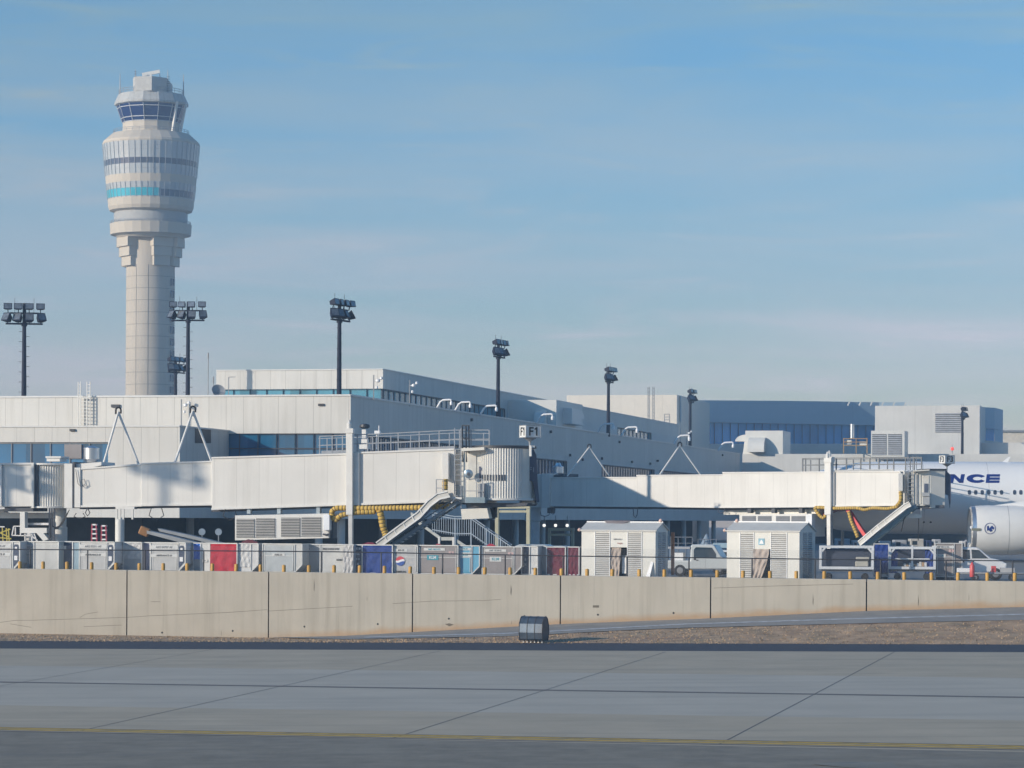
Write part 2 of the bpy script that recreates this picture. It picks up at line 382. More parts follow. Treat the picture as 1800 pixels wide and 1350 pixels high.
# ================= retaining wall
WM = mat('cast_concrete', (.46, .42, .35), .85, var=.07, scale=.5, streak=.34, bump=.2)
def wall_mat(m):
    t = m.node_tree; n = t.nodes; l = t.links; b = n['Principled BSDF']; src = b.inputs['Base Color'].links[0].from_socket
    at = n.new('ShaderNodeAttribute'); at.attribute_name = 'height'
    nz = n.new('ShaderNodeTexNoise'); nz.inputs['Scale'].default_value = .8; nz.inputs['Detail'].default_value = 6
    g = n.new('ShaderNodeNewGeometry'); l.new(g.outputs['Position'], nz.inputs['Vector'])
    ad = n.new('ShaderNodeMath'); ad.operation = 'MULTIPLY_ADD'; l.new(nz.outputs[0], ad.inputs[0]); ad.inputs[1].default_value = -.55; l.new(at.outputs['Fac'], ad.inputs[2])
    r = n.new('ShaderNodeMapRange'); r.inputs[1].default_value = -.2; r.inputs[2].default_value = .12; r.inputs[3].default_value = .6; r.inputs[4].default_value = 0; l.new(ad.outputs[0], r.inputs[0])
    # clay stain only where the road runs, to the right
    sp = n.new('ShaderNodeSeparateXYZ'); l.new(g.outputs['Position'], sp.inputs[0])
    rx = n.new('ShaderNodeMapRange'); rx.inputs[1].default_value = -18; rx.inputs[2].default_value = -8; rx.inputs[3].default_value = .05; rx.inputs[4].default_value = 1; l.new(sp.outputs[0], rx.inputs[0])
    mm = n.new('ShaderNodeMath'); mm.operation = 'MULTIPLY'; l.new(r.outputs[0], mm.inputs[0]); l.new(rx.outputs[0], mm.inputs[1])
    x = n.new('ShaderNodeMix'); x.data_type = 'RGBA'; l.new(mm.outputs[0], x.inputs[0]); l.new(src, x.inputs[6]); x.inputs[7].default_value = (.40, .23, .10, 1)
    # long thin scrapes
    mp = n.new('ShaderNodeMapping'); mp.inputs['Scale'].default_value = (.05, .05, 2.6); mp.inputs['Rotation'].default_value = (0, R(-1.4), 0); l.new(g.outputs['Position'], mp.inputs[0])
    n2 = n.new('ShaderNodeTexNoise'); n2.inputs['Scale'].default_value = 1.9; n2.inputs['Detail'].default_value = 8; n2.inputs['Roughness'].default_value = .7; n2.inputs['Distortion'].default_value = .3; l.new(mp.outputs[0], n2.inputs['Vector'])
    r2 = n.new('ShaderNodeMapRange'); r2.inputs[1].default_value = .66; r2.inputs[2].default_value = .72; r2.inputs[4].default_value = .45; l.new(n2.outputs[0], r2.inputs[0])
    y = n.new('ShaderNodeMix'); y.data_type = 'RGBA'; l.new(r2.outputs[0], y.inputs[0]); l.new(x.outputs[2], y.inputs[6]); y.inputs[7].default_value = (.15, .14, .125, 1)
    l.new(y.outputs[2], b.inputs['Base Color'])
wall_mat(WM)
rw = thing('retaining_wall', 'long low beige concrete retaining wall with dark vertical joints along the apron edge', 'wall', (WA.x, WA.y, 0))
joints = [-560, -290, -26, 223, 472, 725, 985, 1249, 1523, 1810, 2110]
for j0, j1 in zip(joints, joints[1:]):
    s0, s1 = WP.s_(j0, 1050) + .035, WP.s_(j1, 1050) - .035; K = 6; mb = MB(); vs = []
    for i in range(K + 1):
        s_ = s0 + (s1 - s0) * i / K; q = WP.at(s_, 0); px = 900 + F * q.x / q.y
        zt = WA.z + (WB.z - WA.z) * (s_ / (WB - WA).length); f = foot_pt(px, interp(foot, px)).z - .5
        for off, z in ((0, f), (0, zt - .03), (-.03, zt), (-.42, zt), (-.42, f)): a = WP.at(s_, z, off); vs.append(a)
    for i in range(K):
        a = i * 5
        for k in range(5): mb.f.append((a + k, a + (k + 1) % 5, a + 5 + (k + 1) % 5, a + 5 + k))
    mb.f.append((0, 1, 2, 3, 4)); mb.f.append(tuple(K * 5 + k for k in (4, 3, 2, 1, 0))); mb.v = vs
    o = mb.build('wall_panel', WM, rw)
    at = o.data.attributes.new('height', 'FLOAT', 'POINT')
    for i, v in enumerate(vs):
        px = 900 + F * v.x / v.y; at.data[i].value = v.z - foot_pt(px, interp(foot, px)).z
mb = MB(); a, b = wall_at(-60), wall_at(75)
mb.ext([a - WP.n * .3 + Vector((0, 0, -8)), b - WP.n * .3 + Vector((0, 0, -8)), b - WP.n * .3 + Vector((0, 0, -.12)), a - WP.n * .3 + Vector((0, 0, -.12))], -WP.n * .08)
mb.build('joint_backing', BLACK, rw)
mb = MB()
for x, y in ((409, 1109), (535, 1101.5), (664, 1097), (789, 1087.5), (922, 1083), (1051, 1080.5), (1184, 1077.5), (285, 1112)):
    mb.disc(WP.hit(x, y, .004), .055, 14, WP.n)
mb.build('weep_hole', BLACK, rw)
mb = MB(); CRK = mat('old_stain', (.16, .14, .11), .9)
for (x, y, hh, ww) in ((552, 1029, 24, 1.0), (898, 1037, 20, 1.6), (1429, 1054, 22, 1.1), (1614, 1056, 22, 1.1), (1703, 1050, 16, .6), (645, 1052, 8, .6), (389, 1112, 12, .5), (899, 1094, 8, .5)):
    mb.add([WP.hit(x, y - hh / 2, .003), WP.hit(x + ww, y, .003), WP.hit(x + ww * .4, y + hh / 2, .003), WP.hit(x - ww * .5, y + hh / 4, .003)], [(0, 1, 2, 3)])
for pts in ([(0, 1094.5), (25, 1091), (60, 1090.5), (225, 1085.5), (260, 1083), (400, 1077), (470, 1072)], [(140, 1086), (150, 1080), (172, 1076)], [(470, 1074.5), (560, 1069.5), (620, 1066)], [(690, 1061.5), (760, 1057), (850, 1056), (880, 1054)], [(18, 1097), (55, 1103)], [(147, 1102), (215, 1099)], [(1255, 1034), (1340, 1031), (1500, 1027)], [(265, 1058), (282, 1058)]):
    for (a, b) in zip(pts, pts[1:]):
        A, B = WP.hit(*a, .003), WP.hit(*b, .003); mb.add([A, B, B + Vector((0, 0, .022)), A + Vector((0, 0, .022))], [(0, 1, 2, 3)])
mb.add([WP.hit(782, 1097, .003), WP.hit(790, 1095.5, .003), WP.hit(798, 1098, .003), WP.hit(790, 1101, .003)], [(0, 1, 2, 3)])
mb.add([WP.hit(1042, 1064, .003), WP.hit(1053, 1064, .003), WP.hit(1053, 1068, .003), WP.hit(1042, 1068, .003)], [(0, 1, 2, 3)])
mb.build('stain', CRK, rw)

# ================= chain-link fence and bollards behind the wall
fn = thing('chain_link_fence', 'dark chain link fence with thin black posts and top rail behind the retaining wall', 'fence', (WA.x, WA.y, 0))
FP = Plane(WP.at(0, 0, -1.0), B=WP.at(10, 0, -1.0))
mb = MB(); s0, s1 = FP.s_(-80, 970), FP.s_(1900, 980)
def fz(px): return FP.hit(px, interp([(-100, 965), (0, 965.5), (600, 970), (1000, 977.5), (1430, 983), (1800, 986), (2000, 988)], px)).z
zr = [(s0 + (s1 - s0) * i / 20) for i in range(21)]
def s2px(s_): q = FP.at(s_, 0); return 900 + F * q.x / q.y
mb.tube([FP.at(s_, fz(s2px(s_))) for s_ in zr], .032, 6); mb.build('top_rail', DKM, fn)
fence_posts = [-50, 53, 154, 255, 358, 460, 565, 670, 778, 888, 990, 1102, 1211, 1322, 1433, 1548, 1663, 1780, 1900]
for x in fence_posts:
    s_ = FP.s_(x, 990); mb = MB(); mb.tube([FP.at(s_, 0), FP.at(s_, fz(x))], .04, 8); mb.build('post', DKM, fn)
mb = MB(); zt = 1.72; pitch = .075; z = zt; Hh = 1.72; s_ = s0 - Hh; wv = .0022
while s_ < s1:
    for sg in (1, -1):
        a, b = (s_, s_ + Hh) if sg == 1 else (s_ + Hh, s_)
        A, B = FP.at(a, 0), FP.at(b, Hh); ofs = FP.D * wv
        mb.add([A - ofs, A + ofs, B + ofs, B - ofs], [(0, 1, 2, 3)])
    s_ += pitch
mb.build('wire_mesh', GALV, fn)
bx = [35, 76, 118, 161, 204, 245, 287, 329, 373, 415, 458, 499, 543, 587, 632, 676, 721, 763, 806, 852, 897, 941, 987, 1032, 1076, 1124, 1168, 1215, 1261, 1306, 1354, 1400, 1449, 1495, 1543, 1590, 1638, 1684, 1736, 1784]
blab = ['in front of the leftmost white airline container', 'left of the gap between pale and brown containers', 'in front of the dark gap left of the wide white container', 'in front of the second white airline container from the left', 'beside the cut corner of the second white airline container', 'in front of the plastic wrapped container', 'in front of the third white airline container', 'beside the cut corner of the third white airline container', 'at the left side of the bright red covered container', 'at the right side of the bright red covered container', 'in front of the gap left of the pale grey container', 'in front of the pale grey container with a white frame', 'in front of the shaded gap beside the pale grey container', 'in front of the wrinkled white container', 'left of the royal blue container', 'in front of the royal blue container', 'in front of the silver container with the round red and blue logo', 'in front of the taupe container with a teal sign', 'left of the light blue container', 'at the left side of the taupe container with a white KLM sign', 'right of the taupe container with a white KLM sign', 'in front of the narrow white container', 'in front of the dark red covered container', 'at the left corner of the left louvred shed', 'in front of the left shed doorway', 'in front of the right louvres of the left shed', 'at the right end of the left shed', 'in front of the pale truck cab', 'in front of the pale truck bonnet', 'at the left louvres of the right shed', 'in front of the right shed doorway curtain', 'at the right end of the right shed', 'in front of the long white framed cage dolly', 'at the right end of the long white framed cage dolly', 'between the two cage dollies', 'in front of the blue curtained cage dolly', 'right of the blue curtained cage dolly', 'in front of the brown container beside the white pickup', 'in front of the white pickup bonnet', 'rightmost of the row, right of the white pickup']
BY = mat('bollard_yellow', (.52, .29, .06), .6, var=.15, scale=3, streak=.35)
bol = thing('bollard', 'yellow bollard ' + blab[0], 'bollard', group='yellow bollards behind the retaining wall')
mb = MB(); mb.lathe((0, 0, 0), [(0, 0), (.105, 0), (.105, .80), (.095, .85), (.06, .88), (0, .89)], 16); mb.build('post', BY, bol, smooth='auto', local=True)
for i, x in enumerate(bx):
    b = bol if i == 0 else copy_tree(bol); q = WP.at(WP.s_(x, 990, -.62), 0, -.62)
    top = interp([(0, 986), (600, 993.5), (1000, 999), (1400, 1003.5), (1800, 1007)], x); h = WP.hit(x, top, -.62).z
    b.location = q; b.scale = (1, 1, h / .89 * (1 + .02 * math.sin(i * 7.3))); b.rotation_euler = (R(1.2) * math.sin(i * 3.1), R(1.2) * math.sin(i * 5.7), i * .7)
    b['label'] = 'yellow bollard ' + blab[i]

# ================= concourse
def fp(A, w, d): return [A, A + U * w, A + U * w + V * d, A + V * d]
def mullions(pl, s0, s1, z0, z1, step, wdt, off, m, parent, name='mullion', rails=()):
    mb = MB(); k = 0; n = max(1, round((s1 - s0) / step))
    for i in range(n + 1):
        s_ = s0 + (s1 - s0) * i / n; mb.bar(pl.at(s_, z0, off), pl.at(s_, z1, off), wdt)
    for z in rails: mb.bar(pl.at(s0, z, off), pl.at(s1, z, off), wdt)
    return mb.build(name, m, parent)
C0 = P(616, 800, 228); C0.z = 0
# footprint of the main block: corner C0, to the left along -U, back along V
WL = 75; DL = 197
ZT, ZF, ZS = 13.16, 10.15, 3.3
mc = thing('concourse_building', 'long pale panelled airport concourse with blue window bands behind the boarding bridges', 'building', C0)
A = C0 - U * WL
MB().prism(fp(A, WL, DL), ZF, ZT).build('upper_fascia', WHITE, mc)
MB().prism([p + q for p, q in zip(fp(A, WL, DL), (V * .3 + U * 0, V * .3 - U * .3, -U * .3, Vector()))], 7.4, ZF).build('window_band', GLASS, mc)
MB().prism(fp(A, WL, DL), ZS, 7.4).build('lower_wall', WHITE2, mc)
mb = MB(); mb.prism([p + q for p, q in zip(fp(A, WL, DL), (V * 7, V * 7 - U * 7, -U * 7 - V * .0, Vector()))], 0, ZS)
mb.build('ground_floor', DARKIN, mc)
mb = MB()
for a, b in ((A, C0), (C0, C0 + V * DL)):
    mb.bar(a + Vector((0, 0, ZT + .05)), b + Vector((0, 0, ZT + .05)), .16, .14)
mb.build('coping', COPING, mc)
CW_ = mat('duct_white', (.72, .72, .70), .4, var=.03)
LF = Plane(C0, yaw=UY); SF = Plane(C0, B=C0 + V * 10)       # left-facing front, right-facing side
# on the side most of the window band is blank wall with three window strips let in
mb = MB(); segs = [(0, 640), (866, 938), (1000, 1056), (1150, 1158), (1276, 1306)]
for a, b in ((616, 640), (866, 940), (996, 1058), (1150, 1160), (1276, 1305)):
    mb = MB(); s0, s1 = SF.s_(a, 800), SF.s_(b, 800)
    mb.ext([SF.at(s0, 7.4), SF.at(s1, 7.4), SF.at(s1, ZF), SF.at(s0, ZF)], -SF.n * .28); mb.build('side_wall', WHITE2, mc)
for a, b in ((640, 866), (940, 996), (1058, 1150), (1160, 1276)):
    s0, s1 = SF.s_(a, 800), SF.s_(b, 800); mullions(SF, s0, s1, 7.4, ZF if a < 900 else 9.6, 1.5, .10, .0, MULL, mc, 'window_frame', rails=((ZF - .05) if a < 900 else 9.6,))
    if a > 900: MB().ext([SF.at(s0, 9.6), SF.at(s1, 9.6), SF.at(s1, ZF), SF.at(s0, ZF)], -SF.n * .28).build('lintel', WHITE2, mc)
mullions(LF, LF.s_(-300), LF.s_(616), 7.4, ZF, 1.6, .08, -.2, MULL, mc, 'window_frame', rails=(8.95,))
# pillars of the open ground floor
for k in range(16):
    for q in ((C0 - U * (3 + 11 * k) + V * 1.2,) if k < 7 else ()) + (C0 + V * (1.5 + 12 * k) - U * 1.2,):
        MB().lathe((q.x, q.y, 0), [(.32, 0), (.32, ZS)], 14).build('pillar', WHITE2, mc, smooth=True)
# small fittings on the side wall
mb = MB()
for x, y in ((829, 738), (1089, 777), (968, 759), (1024, 808), (1058, 806), (1111, 812), (1143, 815), (1270, 800), (1002, 800)):
    q = SF.hit(x, y, .08); mb.box(q, (.25, .25, .28), Matrix.Rotation(UY, 3, 'Z'))
mb.box(SF.hit(1156, 810, .12), (.3, .5, .22)); mb.build('wall_fitting', DKM, mc)
mb = MB()
for x, y in ((564, 711),): mb.rect(LF, x - 5, x + 5, y - 1.5, y + 2.5, .2, .12)
mb.rect(LF, 195, 210, 711, 716, .2, .15); mb.build('light_fitting', DKM, mc)
# ---- upper storey set back on the roof
K0 = P(673, 700, 262); K0.z = 0; UW = K0.x; KL = Plane(K0, yaw=UY); KS = Plane(K0, B=K0 + V * 10)
uw = -KL.s_(380, 690); K_zt = KL.hit(673, 649.5).z; K_zb = KL.hit(673, 683).z
up = thing('rooftop_storey', 'set back upper storey with white panelled fascia over a long strip of windows', 'building', (K0.x, K0.y, ZT))
A = K0 - U * uw; ZB_, ZU = K_zb, K_zt
MB().prism(fp(A, uw, 152), ZB_, ZU).build('fascia', WHITE, up)
q = [p + d for p, d in zip(fp(A, uw, 152), (V * .3 + U * .3, V * .3 - U * .3, -U * .3, U * .3))]
MB().prism(q, ZT - .3, ZB_).build('window_band', GLASSL, up)
mullions(KL, -uw, 0, ZT - .2, ZB_, 1.65, .07, -.22, MULL, up, 'window_frame')
for a, b, m in ((673, 888, .09), (1085, 1145, .06)):
    mullions(KS, KS.s_(a), KS.s_(b), ZT - .2, ZB_, 1.9 if a < 900 else 2.5, .09, -.08, MULL, up, 'window_frame', rails=(ZB_ - .05,))
s0, s1 = KS.s_(888), KS.s_(1085)
MB().ext([KS.at(s0, ZT - .2), KS.at(s1, ZT - .2), KS.at(s1, ZB_), KS.at(s0, ZB_)], -KS.n * .28).build('blank_wall', WHITE2, up)
s0, s1 = KS.s_(1145), KS.s_(1190)
MB().ext([KS.at(s0, ZT - .2), KS.at(s1, ZT - .2), KS.at(s1, ZB_), KS.at(s0, ZB_)], -KS.n * .28).build('blank_wall', WHITE2, up)
mb = MB()
for a, b in ((A, K0), (K0, K0 + V * 152)): mb.bar(a + Vector((0, 0, ZU + .03)), b + Vector((0, 0, ZU + .03)), .14, .1)
mb.build('coping', COPING, up)
# ---- projecting block at left
P0 = P(316, 800, 219.5); P0.z = 0; PL = Plane(P0, yaw=UY); PS = Plane(P0, B=P0 + V * 10)
pd = PS.s_(400, 780) + .3
pj = thing('projecting_block', 'lower white panelled block projecting forward at far left with blue office windows', 'building', P0)
A = P0 - U * 40
s188 = PL.s_(190, 790)
MB().prism([A, P0, P0 + V * pd, A + V * pd], 9.15, 10.35).build('fascia', WHITE, pj)
B = PL.at(s188, 0)
MB().prism([B, P0, P0 + V * pd, B + V * pd], 7.4, 9.15).build('end_wall', WHITE, pj)
MB().prism([A, P0, P0 + V * pd, A + V * pd], ZS, 7.4).build('lower_wall', WHITE2, pj)
MB().prism([A + V * .25, B + V * .25, B + V * 3, A + V * 3], 7.4, 9.15).build('window', GLASS, pj)
mullions(PL, PL.s_(-150), s188, 7.4, 9.15, 1.62, .09, -.2, GREYM, pj, 'window_frame', rails=(9.1,))
MB().rect(PL, 113, 143, 781, 806, .1, -.1).build('louvre', mat('taupe_panel', (.24, .22, .22), .6), pj)
mb = MB(); mb.bar(A + Vector((0, 0, 10.38)), P0 + Vector((0, 0, 10.38)), .14, .12); mb.bar(P0 + Vector((0, 0, 10.38)), P0 + V * pd + Vector((0, 0, 10.38)), .14, .12)
mb.build('coping', COPING, pj)
MB().ext([PS.hit(343, 753, .03), PS.hit(343, 779, .03), PS.hit(371, 779, .03), PS.hit(371, 754, .03)], -PS.n * .1).build('vent_grille', DKM, pj)
mb = MB(); mb.rect(PL, 122, 131, 754, 758, .2, .15); mb.build('light_fitting', DKM, pj)
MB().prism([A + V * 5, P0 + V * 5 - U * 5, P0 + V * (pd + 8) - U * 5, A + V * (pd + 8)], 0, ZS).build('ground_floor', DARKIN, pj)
mb = MB()
for x in (209, -60, 480, 1290):
    mb.lathe((P(x, 930, 222).x, 222 if x < 400 else 231, 0), [(.33, 0), (.33, ZS)], 16)
mb2 = MB(); q = P(209, 930, 219.9); mb2.lathe((q.x, q.y + .5, 0), [(.36, 0), (.36, ZS)], 18); mb2.build('column', WPAINT, pj, smooth=True)
# ladder over the parapet on the main block
lad = thing('roof_ladder', 'white caged steel ladder rising above the parapet at left', 'ladder', LF.hit(148, 748, .3))
mb = MB()
for x in (137.5, 141.5, 153, 158.5): mb.bar(LF.hit(x, 748, .4), LF.hit(x, 671, .4), .07)
mb.build('rail', WPAINT, lad)
mb = MB()
for y in range(676, 748, 6):
    if y < 700: 
        for a, b in ((137.5, 141.5), (153, 158.5)): mb.bar(LF.hit(a, y, .4), LF.hit(b, y, .4), .05)
    else: mb.bar(LF.hit(141.5, y, .4), LF.hit(158.5, y, .4), .05)
mb.bar(LF.hit(137, 698, .4), LF.hit(158, 698, .4), .08); mb.build('rung', WPAINT, lad)
# side volumes on the concourse flank (sunlit hood and dark box)
hd = thing('rooftop_hood', 'sunlit boxy plant room with a curved cowl beside the concourse rooftop storey', 'vent', KS.hit(930, 740, 0))
HL = Plane(KS.hit(893, 740, 0), yaw=UY)
A = HL.at(0, 0); wdt = HL.s_(978, 720); zt = HL.hit(935, 703).z; zr0 = ZT - .1
MB().prism([A, A + U * wdt, A + U * wdt + V * 13.4, A + V * 13.4], zr0, zt).build('housing', WPAINT, hd)
pts = []; q0 = HL.at(HL.s_(943, 740), ZT, .02)
for i in range(9): a = R(90 * i / 8); pts.append(q0 + HL.n * (1.3 * math.cos(a)) + Vector((0, 0, .5 + 1.5 * math.sin(a))))
pts.append(q0 + Vector((0, 0, .5)))
MB().ext(pts, U * 1.2).build('cowl', WPAINT, hd)
DP = Plane(A + U * wdt, B=A + U * wdt + V * 10); q = DP.hit(1001, 733, .0); r = .85
pts = [q + DP.D * a + Vector((0, 0, b)) for a, b in ((-3.2, r), (-.3, r), (0, r))] + [q + DP.D * (3.2 * math.sin(R(a))) + Vector((0, 0, -.1 + (r + .1) * math.cos(R(a)))) for a in range(15, 91, 15)] + [q + DP.D * 1.8 + Vector((0, 0, -.15)), q + DP.D * 1.8 + Vector((0, 0, -.5)), q + DP.D * 3.2 + Vector((0, 0, -.85)), q - DP.D * 3.2 + Vector((0, 0, -.85))]
MB().ext(pts, DP.n * 1.0).build('duct', CW_, hd)

# ---- end wing and the far terminal
E0 = SF.hit(1305, 810); E0.z = 0; EL = Plane(E0, yaw=UY)
wg = thing('end_wing', 'low pale wing closing the far end of the concourse with a diagonal shadow', 'building', E0)
MB().prism([E0, E0 + U * 60, E0 + U * 60 + V * 50, E0 + V * 50], ZS, EL.hit(1400, 798).z).build('wall', WHITE2, wg)
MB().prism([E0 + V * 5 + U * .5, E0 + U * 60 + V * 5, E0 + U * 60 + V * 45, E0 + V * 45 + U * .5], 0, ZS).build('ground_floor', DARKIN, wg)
TA = P(995, 720, 445); TP = Plane(P(1190, 720, 440), yaw=UY); T0 = P(1190, 720, 440); T0.z = 0
ft = thing('far_terminal', 'distant terminal with a bright panelled end wall and a long curved blue glass facade', 'building', T0)
WT = mat('far_panel', (.66, .62, .55), .6, var=.03, lines=(2.2, 0, .05, .3))
z1 = TP.hit(1190, 694).z
wl = -TP.s_(996, 700)
MB().prism([T0 - U * wl, T0, T0 + V * 30, T0 - U * wl + V * 30], 0, z1).build('end_wall', WT, ft)
cols = [(1196, 442, 696), (1222, 470, 703.5), (1300, 480, 704), (1380, 488, 704.5), (1450, 494, 705.5), (1500, 498, 706.5), (1545, 500, 707), (1593, 500, 707)]
def facade(y_of, y_of2, name, m, dep=1.0, back=0):
    mb = MB()
    for (a, b) in zip(cols, cols[1:]):
        A0, A1 = P(a[0], y_of(a), a[1] + back), P(b[0], y_of(b), b[1] + back); B0, B1 = P(a[0], y_of2(a), a[1] + back), P(b[0], y_of2(b), b[1] + back)
        mb.ext([B0, B1, A1, A0], Vector((-.3, 1, 0)) * dep)
    return mb.build(name, m, ft)
FB = mat('far_blue_panel', (.35, .47, .56), .6, var=.03)
facade(lambda c: c[2], lambda c: 742 + (c[0] - 1222) * .018, 'fascia', FB, 6)
facade(lambda c: 742 + (c[0] - 1222) * .018, lambda c: 780, 'curtain_wall', mat('deep_blue_glass', (.015, .27, .55), .25, var=.3, scale=.12), 4, .8)
facade(lambda c: 780, lambda c: 870, 'base_wall', WHITE2, 6)
mb = MB()
for x in range(1228, 1590, 14):
    Y = interp([(a, b) for a, b, c in cols], x); mb.bar(P(x, 743, Y + .6), P(x, 780, Y + .6), .08)
mb.build('mullion', MULL, ft)
mb = MB()
for x in range(1490, 1596, 20): mb.bar(P(x, 713, 496), P(x + 3, 706.5, 496), .22)
mb.build('roof_fin', WPAINT, ft)
# ---- right block
R0 = P(1538, 760, 424); R0.z = 0; RP = Plane(R0, yaw=UY)
rb = thing('plant_room_block', 'tall pale block with a grey louvre panel above the parked airliner', 'building', R0)
wr = RP.s_(1722, 740); zt = RP.hit(1630, 713).z
MB().prism([R0, R0 + U * wr, R0 + U * wr + V * 18, R0 + V * 18], 8, zt).build('wall', WHITE2, rb)
MB().rect(RP, 1644, 1690, 726, 760, .2, .12).build('louvre', LOUV, rb)
R1 = R0 + U * wr + V * 6; RS = Plane(R1, B=R1 + V * 10)
mb = MB(); a = P(1722, 750, 432); b = P(1748, 750, 438); c = P(1762, 750, 446)
pt = lambda px, Y: Vector((P(px, 750, Y).x, Y, 0))
rc = thing('corner_annex', 'shaded blue corner annex with a dark window at the right end', 'building', pt(1735, 434))
zz = P(1740, 718, 436).z; zq = P(1740, 755, 436).z; zb = P(1740, 776, 436).z
fpz = [pt(1718, 430), pt(1748, 433), pt(1763, 441), pt(1763, 455), pt(1718, 455)]
MB().prism(fpz, zq, zz).build('upper_wall', FB, rc)
MB().prism([pt(1718, 430.6), pt(1747.5, 433.6), pt(1747.5, 455), pt(1718, 455)], zb, zq).build('window', MAT['deep_blue_glass'], rc)
MB().prism([pt(1747.7, 433.7), pt(1763, 441), pt(1763, 455), pt(1747.7, 455)], zb, zq).build('side_wall', FB, rc)
MB().prism(fpz, 4, zb).build('lower_wall', WHITE2, rc)
lw = thing('link_block', 'low pale link block at the right edge crossed by a shadow', 'building', pt(1800, 425))
Q0 = pt(1722, 424); MB().prism([Q0, Q0 + U * 25, Q0 + U * 25 + V * 10, Q0 + V * 10], 3, P(1780, 778, 423).z).build('wall', WHITE2, lw)
fh = thing('distant_hangar', 'distant cream building with a dark roof line at the right edge', 'building', pt(1790, 640))
A = pt(1755, 640); MB().prism([A, A + Vector((40, -3, 0)), A + Vector((40, 20, 0)), A + Vector((0, 20, 0))], 0, P(1780, 759, 640).z).build('wall', mat('cream', (.62, .56, .46), .7), fh)
A = A - Vector((.5, .5, 0)); MB().prism([A, A + Vector((40.5, -3, 0)), A + Vector((40.5, 20, 0)), A + Vector((0, 20, 0))], P(1780, 759, 640).z, P(1780, 756, 640).z).build('roof', GREYM, fh)
# roof plant
hv = thing('louvred_plant_unit', 'boxy white rooftop plant unit with two grey louvre panels left of the tall block', 'machine', P(1565, 803, 412))
HP = Plane(P(1531, 800, 412), yaw=UY); wv_ = HP.s_(1590, 780)
A = HP.A; zt = HP.hit(1560, 757).z; zb = HP.hit(1560, 803).z
MB().prism([A, A + U * wv_, A + U * wv_ + V * 5, A + V * 5], zb, zt).build('housing', WPAINT, hv)
for a, b in ((1533, 1558), (1561, 1585)): MB().rect(HP, a, b, 763, 800, .1, .06).build('louvre', LOUV, hv)
LB = thing('louvred_intake_box', 'white rooftop box with curved hoods and an open shaft at the concourse end', 'machine', P(1350, 798, 414))
A = EL.at(EL.s_(1309, 790), 0) + V * .5; HP = Plane(A, yaw=UY)
wv_ = HP.s_(1376, 780); zt = HP.hit(1340, 757).z
MB().prism([A, A + U * wv_, A + U * wv_ + V * 8, A + V * 8], 12.9, zt).build('housing', WPAINT, LB)
pts = []; q0 = HP.at(HP.s_(1317, 790), 12.95, 0); rr = HP.hit(1330, 769).z - 12.95
for i in range(9): a = R(90 * i / 8); pts.append(q0 + HP.n * (1.9 * math.cos(a)) + Vector((0, 0, .55 + (rr - .55) * math.sin(a))))
pts.append(q0 + Vector((0, 0, .55)))
MB().ext(pts, U * (HP.s_(1346, 790) - HP.s_(1317, 790))).build('hood', WPAINT, LB)
pts = []; q0 = HP.at(HP.s_(1309, 790), 12.95, -1)
for i in range(9): a = R(90 * i / 8); pts.append(q0 - U * (1.6 * math.cos(a)) + Vector((0, 0, 2.2 + 1.0 * math.sin(a))))
pts += [q0 + Vector((0, 0, 3.2)), q0 + Vector((0, 0, 0)), q0 - U * .5 + Vector((0, 0, 0)), q0 - U * .3 + Vector((0, 0, 1.3)), q0 - U * .2 + Vector((0, 0, 2.2))]
MB().ext(pts, V * 2.5).build('side_hood', WPAINT, LB)
pf = thing('exhaust_stack', 'silver exhaust stack rising from a small yellow framed rooftop platform', 'chimney', P(1500, 792, 414))
sp = Plane(P(1480, 790, 414), yaw=UY)
mb = MB(); q = sp.hit(1499, 770); z2 = sp.hit(1499, 745).z; mb.lathe((q.x, q.y + .8, 0), [(.30, q.z), (.30, z2), (.24, z2)], 14); mb.build('stack', SILVER, pf, smooth='auto')
mb = MB()
for x in (1483, 1505, 1524): mb.bar(sp.hit(x, 770), sp.hit(x, 797), .12); mb.bar(sp.hit(x, 770, -2), sp.hit(x, 797, -2), .12)
for y in (771, 777, 783): mb.bar(sp.hit(1483, y), sp.hit(1524, y), .1)
[mb.bar(sp.hit(x, 783), sp.hit(x, 783, -2), .1) for x in (1483, 1505, 1524)]; [mb.bar(sp.hit(x, 771), sp.hit(x, 771, -2), .1) for x in (1483, 1524)]; mb.build('platform_frame', mat('ochre', (.36, .22, .08), .6), pf)
mb = MB(); mb.rect(sp, 1511, 1523, 776, 783, 1.2, -.3); mb.rect(sp, 1486, 1496, 773, 781, 1, -.3); mb.build('valve_box', WPAINT, pf)
bl = thing('obstruction_light', 'small red obstruction light on the roof near the right dark mast', 'lamp', P(1674, 792, 415))
mb = MB(); q = P(1674, 789, 415); mb.lathe((q.x, q.y, 0), [(0, q.z + .28), (.2, q.z + .2), (.24, q.z), (.2, q.z - .2), (0, q.z - .25)], 12); mb.build('lens', mat('red_lamp', (.9, .08, .05), .3, emit=.9), bl, smooth=True)
mb = MB(); mb.bar((q.x, q.y, q.z - 1), (q.x, q.y, q.z - .2), .08); mb.bar((q.x, q.y, q.z + .2), (q.x, q.y, q.z + .75), .03); mb.build('stem', GREYM, bl)

